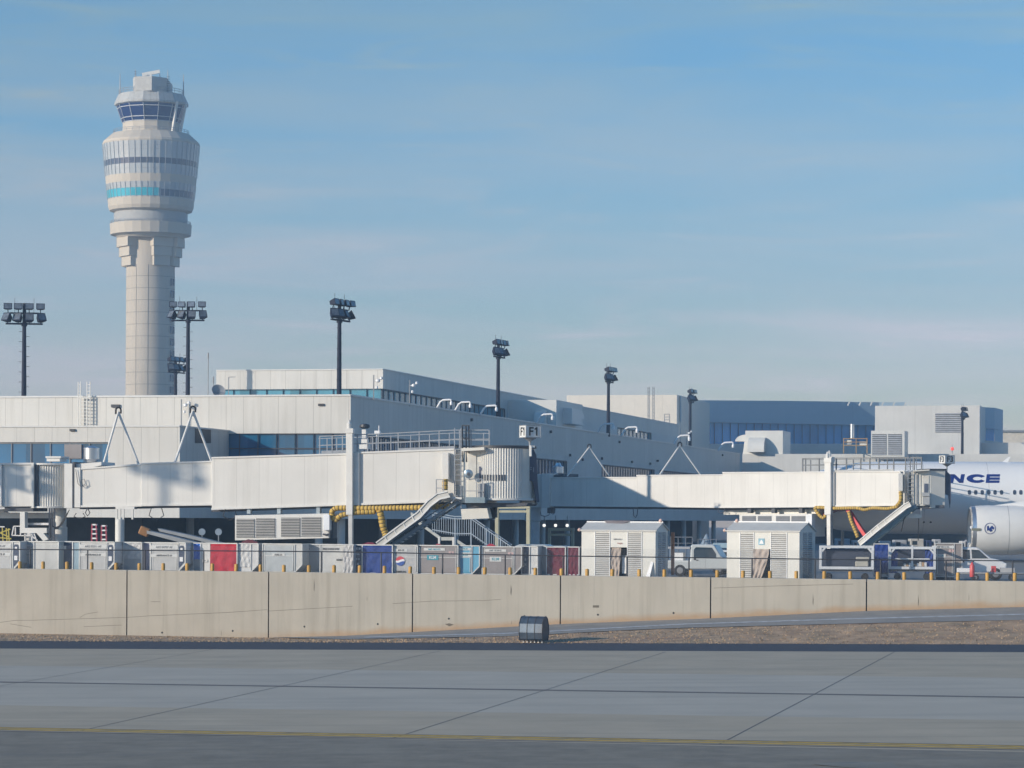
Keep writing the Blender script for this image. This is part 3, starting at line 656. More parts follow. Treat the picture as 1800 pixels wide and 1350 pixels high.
# ================= control tower
TY = 741.0; pm = F / TY; TXc = P(264.5, 500, TY).x
def tz(y): return P(266, y, TY).z
def tr(px): return px / pm
tw = thing('control_tower', 'tall beige control tower with flared glass cab rising behind the concourse', 'tower', (TXc, TY, 0))
TC = Vector((TXc, TY, 0))
TCONC = mat('tower_concrete', (.50, .44, .36), .8, var=.06, scale=.1, streak=.25)
TPAN = mat('tower_panel', (.52, .46, .375), .75, var=.03, scale=.1)
CURT = mat('tower_curtain_wall', (.42, .45, .46), .22, var=.06, scale=.15, spec=.7)
DKGL = mat('tower_dark_glass', (.07, .09, .14), .15, var=.2, scale=.1)
CABG = mat('cab_glass', (.004, .02, .11), .25, var=.3, scale=.1, spec=.12)
CYAN = mat('cyan_glass', (.04, .40, .50), .2, var=.12, scale=.2)
mb = MB(); mb.lathe(TC, [(tr(42.5), 0), (tr(42.5), tz(405))], 64); mb.build('shaft', TCONC, tw, smooth=True)
mb = MB()
for y in range(488, 700, 21): mb.lathe(TC, [(tr(42.62), tz(y) - .06), (tr(42.62), tz(y) + .06)], 64)
for a in (-118, -88): 
    q = TC + Vector((math.cos(R(a)), math.sin(R(a)), 0)) * tr(42.5); mb.bar((q.x, q.y, 30), (q.x, q.y, tz(468)), .1)
mb.build('shaft_joint', mat('joint_grey', (.20, .185, .16), .9), tw)
mb = MB()
for y in range(488, 710, 21):
    for a in (-26, -14):
        d = Vector((math.cos(R(a)), math.sin(R(a)), 0)); q = TC + d * tr(42.4); mb.box((q.x, q.y, tz(y + 9)), (.8, .55, 1.8), Matrix.Rotation(R(a), 3, 'Z'))
mb.build('slit_window', DKGL, tw)
for a in (-143, -57, -12, 90, 170):
    mb = MB(); d = Vector((math.cos(R(a)), math.sin(R(a)), 0)); m = Matrix.Rotation(R(a), 3, 'Z')
    for k, (y0, y1, e) in enumerate(((420, 436, 14), (436, 452.5, 10), (452.5, 469, 6))):
        if a == -57: e *= .6
        r1 = tr(42.5 + e); q = TC + d * (r1 - 3)
        mb.box((q.x, q.y, (tz(y0) + tz(y1)) / 2 - .02 * k), (6, 5.6 - k * .5, tz(y0) - tz(y1)), m)
    mb.build('corbel', TPAN, tw)
NF = 28
def ring(prof, name, m, n=NF, sm=False, ph=.11): 
    mb = MB(); mb.lathe(TC, [(tr(r), tz(y)) for r, y in prof], n, ph=ph); return mb.build(name, m, tw, smooth=sm)
ring([(44, 421), (58, 420), (62, 416), (70.5, 414), (71.5, 395), (60, 394)], 'collar_ring', TPAN)
ring([(64, 396), (64.5, 378), (62, 372), (62, 368)], 'neck', mat('neck_grey', (.36, .36, .35), .7), 48, True)
ring([(60, 376), (72, 372), (74.5, 366), (75.5, 353)], 'lower_band', TPAN)
ring([(75.5, 353), (77.2, 336)], 'curtain_wall', CURT); ring([(77.2, 336), (78.4, 327)], 'curtain_wall', CURT)
ring([(78.4, 327), (79.8, 313)], 'middle_band', TPAN)
ring([(79.8, 313), (81.5, 296)], 'curtain_wall', CURT); ring([(81.5, 296), (82.3, 286)], 'office_window', DKGL)
ring([(82.3, 286), (84.8, 257)], 'curtain_wall', CURT)
ring([(84.8, 257), (85.3, 255), (84, 251), (68, 237), (50, 236)], 'upper_band', TPAN)
mb = MB()      # cyan left part of the window row
mb.lathe(TC, [(tr(75.9), tz(351.5)), (tr(77.6), tz(338))], 18, a0=R(-180), a1=R(-72)); mb.build('cyan_window', CYAN, tw)
mb = MB(); mb.lathe(TC, [(tr(75.9), tz(351.5)), (tr(77.5), tz(340))], 16, a0=R(-70), a1=R(-4)); mb.build('office_window', DKGL, tw)
mb = MB()
for i in range(48):
    a = 2 * math.pi * i / 48 + .04; d = Vector((math.cos(a), math.sin(a), 0))
    for (r0, y0, r1, y1) in ((75.7, 353, 78.6, 327), (80, 313, 85, 257)):
        p, q = TC + d * tr(r0 + .25), TC + d * tr(r1 + .25); mb.bar((p.x, p.y, tz(y0)), (q.x, q.y, tz(y1)), .10)
for r_, y in ((77.4, 337), (80.9, 304), (83.7, 271), (84.3, 264), (76.4, 346)): mb.lathe(TC, [(tr(r_ + .1), tz(y) - .05), (tr(r_ + .1), tz(y) + .05)], 56)
mb.build('window_grid', mat('grid_grey', (.40, .42, .44), .6), tw)
# control cab
TC2 = TC
ring([(50, 237), (50, 218)], 'cab_base', TPAN, 14)
ring([(50, 218), (60.5, 188)], 'cab_glazing', CABG, 14)
ring([(60.5, 188), (64.5, 186.5), (65, 183), (58, 168), (30, 167)], 'cab_roof', mat('cab_roof_grey', (.42, .42, .40), .6, lines=(1.6, 0, .12, .4)), 14)
mb = MB()
for i in range(28):
    a = 2 * math.pi * i / 28 + .11; d = Vector((math.cos(a), math.sin(a), 0)); k = .14
    f = 1.0 if i % 2 == 0 else math.cos(math.pi / 14)
    p, q = TC + d * tr(50.5 * f), TC + d * tr(61 * f); 
    if i % 2 == 0: mb.bar((p.x, p.y, tz(218)), (q.x, q.y, tz(188)), k)
for r_, y in ((53, 210.5), (59, 192.5), (50.3, 217.5)): mb.lathe(TC, [(tr(r_) + .05, tz(y) - .09), (tr(r_) + .05, tz(y) + .09)], 14, ph=.11)
mb.build('cab_frame', mat('cab_frame_grey', (.45, .47, .48), .5), tw)
for a in (-40, -15, 40):
    mb = MB(); d = Vector((math.cos(R(a)), math.sin(R(a)), 0)); p, q = TC + d * tr(54), TC + d * tr(65); mb.bar((p.x, p.y, tz(236)), (q.x, q.y, tz(184)), .55); mb.build('cab_strut', WPAINT, tw)
mb = MB(); mb.prism([(TXc + tr(a), TY + b, 0) for a, b in ((-28, -5), (-22, -8), (8, -9), (31, -6), (32, 6), (-20, 7))], tz(168), tz(143)); mb.build('penthouse', mat('penthouse_grey', (.45, .44, .41), .7), tw)
def railing(y0, y1, r, n, nm='railing'):
    mb = MB()
    for i in range(n):
        a = 2 * math.pi * i / n; d = Vector((math.cos(a), math.sin(a), 0)) * tr(r); mb.bar((TXc + d.x, TY + d.y, tz(y0)), (TXc + d.x, TY + d.y, tz(y1)), .09)
    for y in (y1, (y0 + y1) / 2): mb.lathe(TC, [(tr(r) - .05, tz(y)), (tr(r) + .05, tz(y) + .02), (tr(r), tz(y) + .12), (tr(r) - .05, tz(y))], 40)
    mb.build(nm, GREYM, tw)
railing(168, 160.5, 57, 28); railing(237, 231, 66, 32); railing(395, 391, 70, 32)
for x, y0, y1, dy in ((211, 168, 129, 0), (238, 168, 122, -6), (295, 168, 123, -5), (322.5, 168, 131, 0), (250, 143, 138, -5), (281, 143, 130, -3)):
    p = P(x, y0, TY + dy); q = P(x, y1, TY + dy); mb = MB(); mb.tube([p, q], [.2, .08], 6); mb.build('antenna', GREYM, tw)
mb = MB(); mb.bar(P(250, 131.5, TY - 4), P(281, 125.5, TY - 4), .55, .9); mb.bar(P(265, 143, TY - 4), P(265, 129, TY - 4), .5); mb.box(P(265, 138, TY - 4), (1.4, 1.4, 1.2)); mb.build('radar', WPAINT, tw)
mb = MB()
for y in range(126, 166, 4): mb.bar(P(236, y, TY - 7), P(240, y, TY - 7), .12)
for y in range(135, 168, 4): mb.bar(P(293, y, TY - 6), P(299, y, TY - 6), .12)
mb.bar(P(240, 140, TY - 7), P(297, 139, TY + 4), .15); mb.build('rooftop_ladder', DKM, tw)
# ================= rooftop floodlight masts
MASTM = mat('mast_paint', (.016, .02, .04), .6, var=.2, spec=.2)
LENS = mat('flood_lens', (.20, .22, .24), .2, metal=.4, var=.3, scale=4)
def make_mast(loc, H, rz, label, group, s=1.0):
    t = thing('floodlight_mast', label, 'light mast', loc, rz, group)
    mb = MB(); mb.tube([(0, 0, 0), (0, 0, H)], [.22 * s, .15 * s], 12); mb.build('pole', MASTM, t, smooth='auto', local=True)
    mb = MB(); mb.bar((-1.55, -.1, H - 1.75), (1.55, -.1, H - 1.75), .14); mb.bar((-1.2, -.1, H - .85), (1.2, -.1, H - .85), .13); mb.lathe((0, 0, H - 1.95), [(.24, 0), (.24, .3)], 12)
    mb.build('crossbar', MASTM, t, local=True)
    for i in range(int((H - 2.4) / .85)):
        for sx_, z in ((-.45, H - 2.4 - i * .85), (.45, H - 2.8 - i * .85)): MB().bar((0, 0, z), (sx_, 0, z), .035).build('climbing_peg', MASTM, t, local=True)
    mb = MB(); mb.bar((-.8, 0, H - .8), (-.8, 0, H + .45), .025); mb.bar((.8, 0, H - .8), (.8, 0, H + .45), .025); mb.build('lightning_rod', MASTM, t, local=True)
    rnd = random.Random(int(H * 100))
    for row, (z, n) in enumerate(((H - 1.3, 4), (H - .35, 4))):
        for k in range(n):
            x = (-1.38, -.5, .42, 1.38)[k] * (1 if row == 0 else .98)
            yaw = (R(-38), R(-22), R(8), R(30))[k] if row == 0 else R(rnd.uniform(-12, 12)); tilt = R(28 if row == 0 else 12)
            M = Matrix.Rotation(yaw, 3, 'Z') @ Matrix.Rotation(-tilt, 3, 'X'); c = Vector((x, -.25, z))
            hw, hh, dp = .36, (.38 if row == 0 else .26), .30
            mb = MB(); v = [M @ Vector(p) + c for p in ((-hw, -dp, -hh), (hw, -dp, -hh), (hw, -dp, hh), (-hw, -dp, hh), (-hw * .6, dp, -hh * .6), (hw * .6, dp, -hh * .6), (hw * .6, dp, hh * .6), (-hw * .6, dp, hh * .6))]
            mb.add(v, [(0, 1, 2, 3), (4, 7, 6, 5), (0, 4, 5, 1), (1, 5, 6, 2), (2, 6, 7, 3), (3, 7, 4, 0)])
            mb.bar((x, -.12, z - .5), c, .07)
            ob = mb.build('lamp_head', MASTM, t, local=True)
            g = MB(); g.add([M @ Vector(p) + c for p in ((-hw * .85, -dp - .01, -hh * .8), (hw * .85, -dp - .01, -hh * .8), (hw * .85, -dp - .01, hh * .8), (-hw * .85, -dp - .01, hh * .8))], [(0, 1, 2, 3)])
            g.build('lens', LENS, ob, local=True)
    return t
MG = 'floodlight masts on the concourse roof'
zb = 12.9
def mast(px, ytop, Y, rz, label, s=1.0):
    p = P(px, 700, Y); H = P(px, ytop, Y).z - zb; return make_mast((p.x, p.y, zb), H, R(rz), label, MG, s)
mast(42, 533, 240, 6, 'dark floodlight mast with eight lamps, leftmost on the roof')
mast(330, 530, 262, -6, 'dark floodlight mast with eight lamps right of the control tower shaft')
mast(308.5, 627, 314, 62, 'small distant floodlight mast in front of the control tower shaft')
mast(596, 526, 235, 64, 'tall floodlight mast in front of the rooftop storey, seen side on')
mast(875.5, 597, 283, 70, 'floodlight mast above the concourse flank, left of the F1 sign')
mast(1069.5, 645, 327, 72, 'floodlight mast against the bright far terminal wall')
mast(1213.5, 684, 383, 74, 'short floodlight mast in front of the curved blue facade')
mast(1692, 715, 416, 72, 'floodlight mast in front of the tall pale block above the airliner')

# two masts standing on the apron left of the view, whose heads throw shadows on the near bridge
for (px, py, Yt, k, lb, s_) in ((26, 838, 178.5, 36, 'tall floodlight mast beyond the left edge, throwing the sharp lamp shadow', 1.0), (318, 832, 176.5, 75, 'farther floodlight mast beyond the left edge, throwing the blurred lamp shadow', 1.3)):
    T = P(px, py, Yt); q = T + Vector((-.87, -.49, 0)) * k; zt_ = T.z + k * math.tan(R(SUN_EL)); make_mast((q.x, q.y, 0), zt_ + 1.0, R(-58), lb, 'floodlight masts on the apron', s_)

# ================= parapet fittings
CW = mat('camera_white', (.80, .80, .80), .4, var=.03)
def gooseneck(px, label, side=True, k=1.0):
    p = SF.hit(px, 760, .1); t = thing('parapet_lamp', label, 'lamp', (p.x, p.y, ZT), UY, 'curved white lamps along the concourse parapet')
    mb = MB(); mb.tube([(0, 0, 0), (.45 * k, 0, .75 * k), (.75 * k, 0, .95 * k), (1.6 * k, 0, 1.0 * k), (1.75 * k, 0, .9 * k)], .105 * k, 8); mb.build('arm', CW, t, smooth='auto', local=True)
    mb = MB(); mb.lathe((1.75 * k, 0, .35 * k), [(0, 0), (.16 * k, .02), (.17 * k, .3 * k), (.08 * k, .5 * k), (0, .52 * k)], 10); mb.build('lamp_head', CW, t, smooth='auto', local=True)
gl = [(767, 'first curved white lamp from the left on the concourse parapet'), (799, 'second curved white lamp from the left on the concourse parapet'), (844, 'third curved white lamp from the left, beside the dark mast'), (943, 'curved white lamp just above the F1 sign'), (1051, 'curved white lamp at the foot of the mast by the bright wall'), (1092, 'curved white lamp over the right part of the flank windows'), (1185, 'curved white lamp above the A-frame with dark hook on the right bridge'), (1263, 'last curved white lamp, next to the rooftop intake box')]
for i, (px, lb) in enumerate(gl): gooseneck(px, lb, k=.78 + i * .06)
def sensor(px, ytop, pl, label, h0, off=.3):
    p = pl.hit(px, ytop, off); t = thing('weather_sensor', label, 'sensor', (p.x, p.y, h0))
    mb = MB(); mb.bar((p.x, p.y, h0), p, .09); mb.build('pole', GREYM, t)
    mb = MB(); q = p - Vector((0, 0, .5)); mb.bar(q, q + Vector((.6, 0, .15)), .06); mb.lathe(q + Vector((.35, -.1, 0)), [(0, -.12), (.16, -.05), (.16, .12), (0, .2)], 10); mb.lathe(q + Vector((.62, -.1, .2)), [(0, -.1), (.12, -.05), (.12, .12), (0, .18)], 10)
    mb.lathe(q + Vector((.25, -.1, -.55)), [(0, -.1), (.1, -.05), (.1, .12), (0, .18)], 8); mb.build('camera_head', CW, t)
    return t
sensor(657, 659, LF, 'grey pole with white camera cluster left of the rooftop storey corner', 12.9, -1.5)
sensor(720, 668, SF, 'white camera pole standing on the parapet over the first windows', 13.0, 0)
sensor(1207, 755, SF, 'white camera cluster by the short mast in front of the blue facade', 13.0, 0)
sensor(319, 702, LF, 'camera pole fixed to the panelled wall between the two left A-frames', 10.4, .5)
for x, y, lb in ((366, 620, 'thin tall antenna pole left of the rooftop storey'), (375, 662, 'short antenna pole right of the thin tall one')):
    p = P(x, y, 236); t = thing('antenna_pole', lb, 'antenna', (p.x, p.y, 12.9)); mb = MB(); mb.tube([(p.x, p.y, 12.9), p], .04, 6); mb.build('pole', GREYM, t)
    mb = MB(); mb.tube([p - Vector((0, 0, .5)), p], .07, 6); mb.build('tip', GREYM, t)
p = P(383, 689, 235); sdh = thing('satellite_dish', 'small grey satellite dish at the left end of the rooftop storey', 'dish', (p.x, p.y, 12.9))
M = Matrix.Rotation(R(60), 3, 'X') @ Matrix.Rotation(R(20), 3, 'Y'); mb = MB(); mb.lathe(p, [(0, 0), (.3, .04), (.6, .2), (.58, .22), (.3, .07), (0, .03)], 18, m=M); mb.build('dish', GREYM, sdh, smooth='auto')
mb = MB(); mb.bar((p.x, p.y, 12.9), p, .1); mb.bar(p, p + Vector((.1, -.8, .2)), .04); mb.build('mount', GREYM, sdh)
p = P(390, 688, 235.5); t = thing('street_lamp', 'thin lamp post with a flat arm in front of the rooftop storey fascia', 'lamp', (p.x + .3, p.y, 12.9))
mb = MB(); q = P(402, 663, 235); mb.bar((q.x, q.y, 12.9), q, .07); mb.build('pole', GREYM, t); mb = MB(); mb.bar(q, q + Vector((.55, -.1, .02)), .12, .06); mb.build('arm', GREYM, t)
t = thing('roof_ladder', 'distant thin twin roof ladder in front of the bright far terminal wall', 'ladder', P(1144, 735, 436))
mb = MB()
for x in (1139, 1147.5): 
    for dx in (0, 2.6): mb.bar(P(x + dx, 740, 437), P(x + dx, 680, 437), .11)
mb.build('rail', GREYM, t); mb = MB()
for y in range(683, 738, 6):
    for x in (1139, 1147.5): mb.bar(P(x, y, 437), P(x + 2.6, y, 437), .09)
mb.build('rung', GREYM, t)
t = thing('roof_ladder', 'small frame ladder at the lower right of the bright far terminal wall', 'ladder', P(1172, 735, 434))
mb = MB(); [mb.bar(P(x, 744, 435), P(x, 728, 435), .12) for x in (1168, 1177)]; mb.build('rail', GREYM, t)
mb = MB(); [mb.bar(P(1168, y, 435), P(1177, y, 435), .1) for y in (728, 733, 738)]; mb.build('rung', GREYM, t)

# ================= boarding bridges
BWH = mat('bridge_white', (.66, .645, .61), .5, var=.05, scale=.4, streak=.16, lines=(1.45, 0, .03, .3))
BTRIM = mat('bridge_trim', (.65, .64, .61), .5, var=.05)
CORR = mat('corrugated_white', (.60, .59, .56), .45, wave=(0, .16, .03), lines=(.16, 0, .03, .12))
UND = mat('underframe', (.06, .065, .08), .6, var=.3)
HOSE = mat('yellow_hose', (.55, .36, .07), .6, var=.12, scale=4)
def slab(mb, pl, pts, d, off=0): mb.poly(pl, pts, d, off)
def ladder_bars(mb, pl, x0, x1, ys, w, off=.1):
    for y in ys: mb.bar(pl.hit(x0, y, off), pl.hit(x1, y, off), w)
def aframe(x0, x1, xa, ya, yb, Y, label, s=1.0):
    t = thing('aframe_hoist', label, 'frame', P(xa, yb, Y), group='white tube A-frames on the boarding bridges')
    a = P(xa, ya, Y + .8); mb = MB()
    mb.tube([P(x0, yb, Y), a], .075 * s, 8); mb.tube([P(x1, yb, Y + 1.6), a], .075 * s, 8); mb.build('leg', BTRIM, t, smooth='auto')
    h = MB(); r = .16 * s; pts = [a + Vector((-r, 0, -.15 * s))] + [a + Vector((-r * math.cos(R(k)), 0, .12 * s + r * math.sin(R(k)))) for k in range(0, 181, 30)] + [a + Vector((r, 0, -.1 * s))]
    h.tube(pts, .06 * s, 8); h.build('hook', BLACK, t, smooth='auto')
def corr_hose(path, r, label, cat='hose', n=10):
    t = thing('air_hose', label, cat, path[0]); pts = []; 
    # smooth the path then add ribs
    P_ = [Vector(p) for p in path]; L_ = [0]
    for a, b in zip(P_, P_[1:]): L_.append(L_[-1] + (b - a).length)
    def ev(s_):
        for i in range(len(P_) - 1):
            if s_ <= L_[i + 1]:
                u = (s_ - L_[i]) / max(1e-6, L_[i + 1] - L_[i]); p0 = P_[max(0, i - 1)]; p1 = P_[i]; p2 = P_[i + 1]; p3 = P_[min(len(P_) - 1, i + 2)]
                return .5 * ((2 * p1) + (p2 - p0) * u + (2 * p0 - 5 * p1 + 4 * p2 - p3) * u * u + (3 * p1 - p0 - 3 * p2 + p3) * u ** 3)
        return P_[-1]
    s_ = 0; st = .055; i = 0; rs = []
    while s_ < L_[-1]:
        pts.append(ev(s_)); rs.append(r * (1, 1.0, .93, .82)[i % 4]); s_ += st; i += 1
    MB().tube(pts, rs, n).build('duct', HOSE, t, smooth=True)
    mb = MB()
    for k in range(3, len(pts) - 1, 4):
        d = (pts[k + 1] - pts[k - 1]).normalized() * .022; mb.tube([pts[k] - d, pts[k] + d], r * .97, n, caps=False)
    mb.build('coil', mat('hose_coil', (.10, .07, .03), .7), t)
    return t
CORR2 = mat('curtain_white', (.60, .59, .56), .5, var=.05, streak=.1)
def ribbed(mb, c, r, z0, z1, n, a0, a1, d=.05):      # a real corrugated curtain: every other rib stands proud
    o = len(mb.v)
    for i in range(n + 1):
        a = a0 + (a1 - a0) * i / n; rr = r + (d if i % 2 else 0)
        for z in (z0, z1): mb.v.append(Vector((c.x + rr * math.cos(a), c.y + rr * math.sin(a), z)))
    for i in range(n): mb.f.append((o + 2 * i, o + 2 * i + 2, o + 2 * i + 3, o + 2 * i + 1))
    return mb
def bridge(cfg):
    t = thing('boarding_bridge', cfg['label'], 'jet bridge', P(cfg['px'], 1000, cfg['Y']) * Vector((1, 1, 0)) if False else (P(cfg['px'], 1000, cfg['Y']).x, cfg['Y'], 0))
    pl = Plane(P(cfg['x0'], 850, cfg['Y0']), B=P(cfg['x1'], 850, cfg['Y1'])); t['_'] = 1; del t['_']
    for (xa, ta, ba, xb, tb, bb, off, m) in cfg['tunnels']:
        o = MB().poly(pl, [(xa, ba), (xb, bb), (xb, tb), (xa, ta)], 2.9 + off * 2, off).build('tunnel', m, t, bevel=.04)
        mb = MB(); mb.bar(pl.hit(xa, ta + .3, off + .02), pl.hit(xb, tb + .3, off + .02), .10); mb.bar(pl.hit(xa, ba - .3, off + .02), pl.hit(xb, bb - .3, off + .02), .12)
        mb.bar(pl.hit(xb - .5, tb, off + .02), pl.hit(xb - .5, bb, off + .02), .10)
        mb.build('edge_trim', BTRIM, t)
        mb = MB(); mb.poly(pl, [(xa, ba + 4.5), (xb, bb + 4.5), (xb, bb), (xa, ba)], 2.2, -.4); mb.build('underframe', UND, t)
    return t, pl
# ---- F1
f1, B1 = bridge(dict(label='white telescopic boarding bridge in the foreground carrying the F1 gate sign', px=450, Y=176, x0=0, Y0=178.5, x1=930, Y1=171,
    tunnels=[(140, 824, 890.5, 250, 816, 889, 0, BWH), (248, 815, 888.5, 374, 811, 887, .12, BWH), (372, 804.5, 895, 617, 797.5, 887, .26, BWH), (617, 796, 887, 800, 789.5, 880.5, .26, BWH), (800, 789, 882, 852, 785.5, 881, .0, BWH)]))
ftw = thing('fixed_walkway', 'short fixed white walkway left of the corrugated rotunda, crossed by a lamp shadow', 'walkway', (B1.hit(30, 890).x, B1.hit(30, 890).y, 0))
MB().poly(B1, [(-120, 892), (60, 890.5), (60, 815), (-120, 818)], 2.9, .1).build('walkway_body', BWH, ftw, bevel=.04)
mb = MB(); mb.bar(B1.hit(3, 816, .14), B1.hit(3, 889, .14), .25, .08); mb.bar(B1.hit(58, 815, .14), B1.hit(58, 892, .14), .14); mb.bar(B1.hit(-120, 817, .14), B1.hit(60, 815, .14), .12); mb.build('edge_trim', BTRIM, ftw)
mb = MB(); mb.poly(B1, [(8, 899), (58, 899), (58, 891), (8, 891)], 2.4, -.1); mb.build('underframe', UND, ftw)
c = B1.hit(89, 850, -1.5)
def zpx(pl, px, py, off=0): return pl.hit(px, py, off).z
mb = MB(); ribbed(mb, c, 1.39, zpx(B1, 89, 891), zpx(B1, 89, 817), 120, 0, 2 * math.pi); mb.build('rotunda_curtain', CORR2, f1)
mb = MB(); mb.lathe((c.x, c.y, 0), [(0, zpx(B1, 89, 893)), (1.6, zpx(B1, 89, 893)), (1.6, zpx(B1, 89, 890)), (0, zpx(B1, 89, 889))], 40); mb.lathe((c.x, c.y, 0), [(0, zpx(B1, 89, 817)), (1.6, zpx(B1, 89, 817)), (1.6, zpx(B1, 89, 814)), (0, zpx(B1, 89, 813.5))], 40); mb.build('rotunda_rim', BTRIM, f1)
mb = MB(); mb.rect(B1, 113, 127, 815, 893, 3.2, .15); mb.build('collar', BTRIM, f1); MB().rect(B1, 127, 131, 812, 893, 3, .1).build('collar_seal', UND, f1)
MB().rect(B1, 131, 141, 822, 892, 3, .1).build('collar_frame', BTRIM, f1)
MB().rect(B1, 60.5, 66, 816, 890, 2.9, .05).build('rotunda_seal', UND, f1)
mb = MB(); mb.rect(B1, 82, 105, 803, 811, 1.2, -.8); mb.rect(B1, 80, 107, 802, 805, 1.4, -.7); mb.build('roof_hatch', BTRIM, f1)
mb = MB(); q = B1.hit(161, 810, -1.2); mb.lathe((q.x, q.y, 0), [(0, q.z - .1), (.3, q.z - .1), (.48, q.z + .1), (.48, q.z + .72), (.5, q.z + .72), (.5, q.z + .8), (.1, q.z + .95), (0, q.z + .95)], 24); mb.build('exhaust_fan', SILVER, f1, smooth='auto')
mb = MB(); mb.poly(B1, [(114, 817), (178, 812), (178, 818), (140, 826), (114, 826)], 2.4, -.2); mb.build('sloped_roof', BTRIM, f1)
mb = MB(); q = B1.hit(105, 920, -1.5); mb.lathe((q.x, q.y, 0), [(.42, zpx(B1, 100, 893)), (.42, zpx(B1, 100, 926)), (.48, zpx(B1, 100, 927)), (.48, 0)], 24); mb.build('support_column', BTRIM, f1, smooth='auto')
mb = MB(); q = B1.hit(87, 920, .3)
for dx in (0, .14, .3): mb.bar((q.x + dx, q.y, zpx(B1, 87, 893)), (q.x + dx, q.y, 0), .10)
mb.build('cable_riser', UND, f1)
mb = MB()
for k in range(4):
    a, b = B1.hit(92 + k, 924 + k * 2, .4), B1.hit(116 + k * 2, 905 - k * 3, .3); m = (a + b) / 2 - Vector((0, 0, .35)); mb.tube([a, (a + m) / 2 - Vector((0, 0, .1)), m, (b + m) / 2 - Vector((0, 0, .05)), b], .025, 5)
for x0, x1, y, sag in ((130, 150, 902, 10), (262, 288, 893, 22), (392, 416, 895, 20), (150, 158, 893, 14)):
    a, b = B1.hit(x0 + 4, y, .35), B1.hit(x1 - 4, y, .35); mb.tube([a, B1.hit(x0, y + sag * .6, .35), B1.hit((x0 + x1) / 2, y + sag, .35), B1.hit(x1, y + sag * .6, .35), b], .03, 6)
mb.build('hanging_cable', BLACK, f1)
mb = MB(); mb.tube([B1.hit(133, 825, .2), B1.hit(137, 850, .2), B1.hit(143, 856, .2), B1.hit(150, 850, .2), B1.hit(148, 842, .2), B1.hit(143, 843, .2), B1.hit(146, 856, .2), B1.hit(151, 852, .2)], .02, 5); mb.build('loose_cable', UND, f1)
mb = MB()
for x in (205, 211, 217, 233): mb.bar(B1.hit(x, 893, .1), B1.hit(x, 913, .1), .10); 
mb.rect(B1, 203, 236, 891, 895, .5, .15); mb.build('roller_bracket', BTRIM, f1)
mb = MB()
for x, w in ((434, 6), (487, 6), (556, 6)): mb.rect(B1, x, x + w, 890, 903, .4, .2)
mb.build('hanger', mat('hanger_blue_grey', (.32, .38, .42), .5), f1)
# lift column frames
def column(pl, x0, x1, yt, yb, off, par, nm='lift_column'):
    mb = MB(); mb.poly(pl, [(x0, 905), (x1, 905), (x1, yt + 14), (x0, yt + 14)], .42, off); mb.build(nm, BTRIM, par, bevel=.02)
    mb = MB(); mb.rect(pl, x0 - 1, x1 + 1, yt + 6, yt + 14, .5, off + .05); q = pl.hit((x0 + x1) / 2, yt + 4, off - .2); mb.lathe((q.x, q.y, 0), [(.15, q.z - .1), (.15, q.z + .22), (.08, q.z + .3), (.08, q.z + .42), (0, q.z + .45)], 12); mb.build('column_cap', BTRIM, par)
    mb = MB(); mb.poly(pl, [(x0 + 5, yb), (x1 - .5, yb), (x1 - .5, 900), (x0 + 4, 900)], .3, off - .06); mb.build('column_leg', mat('leg_grey', (.5, .5, .49), .4, metal=.3), par)
column(B1, 608, 619.5, 747, 1015, .75, f1)
mb = MB(); mb.rect(B1, 619.5, 631, 796, 888, 3.0, .45); mb.build('column_side_plate', BTRIM, f1)
mb = MB(); mb.rect(B1, 631.5, 647, 780, 789, .6, -2.6); mb.rect(B1, 635, 645, 772, 780, .5, -2.7); mb.rect(B1, 636, 643, 755, 772, .35, -2.8); mb.build('far_column_head', BTRIM, f1)
q = B1.hit(641, 752, -2.9); mb = MB(); mb.lathe((q.x, q.y, 0), [(0, q.z + .1), (.1, q.z + .25), (.3, q.z + .2), (.33, q.z + .05), (.2, q.z - .05)], 14); mb.build('beacon_cover', DKM, f1)
mb = MB(); mb.rect(B1, 658, 667, 757, 763.5, .3, -.2); mb.bar(B1.hit(666, 757, -.3), B1.hit(666, 748, -.3), .04); mb.bar(B1.hit(662, 763, -.3), B1.hit(662, 790, -.3), .05); mb.build('wind_sensor', CW, f1)
# drive truck, wheels (mostly hidden behind the containers)
mb = MB()
for x in (604, 638):
    q = B1.hit(x, 1000, -1.2 if x < 620 else -1.8); M = Matrix.Rotation(R(90), 3, 'X'); mb.lathe((q.x, q.y, .55), [(0, -.2), (.52, -.2), (.55, -.1), (.55, .1), (.52, .2), (0, .2)], 24, m=M)
mb.build('wheel', BLACK, f1); 
mb = MB(); q = B1.hit(615, 995, -1.2); mb.box((q.x + .3, q.y, .9), (3.0, 2.4, .5), Matrix.Rotation(B1.yaw(), 3, 'Z')); mb.build('drive_frame', GREYM, f1)
# roof rails
def guardrail(pl, pts_top, posts, off, par, drop, w=.055, m=None):
    mb = MB()
    for k in (0, .5, ):
        for (a, b) in zip(pts_top, pts_top[1:]): mb.bar(pl.hit(a[0], a[1] + drop * k, off), pl.hit(b[0], b[1] + drop * k, off), w)
    for x in posts:
        y = interp(pts_top, x); mb.bar(pl.hit(x, y, off), pl.hit(x, y + drop, off), w * 1.15)
    return mb.build('guardrail', m or GALV, par)
guardrail(B1, [(562, 767), (610, 765), (700, 761), (800, 756), (860, 756)], [562, 584, 602, 628, 646, 665, 700, 737, 772, 808, 828, 860], .1, f1, 32)
guardrail(B1, [(560, 771), (700, 766), (800, 761), (862, 762)], [575, 592, 612, 655, 687, 722, 755, 790, 820, 850], -2.6, f1, 24, .045)
mb = MB(); mb.poly(B1, [(565, 797.5), (610, 796), (610, 791), (565, 792.5)], .06, .12); mb.poly(B1, [(700, 795), (800, 789), (800, 784), (700, 788)], .06, .30); mb.build('kick_plate', GALV, f1)
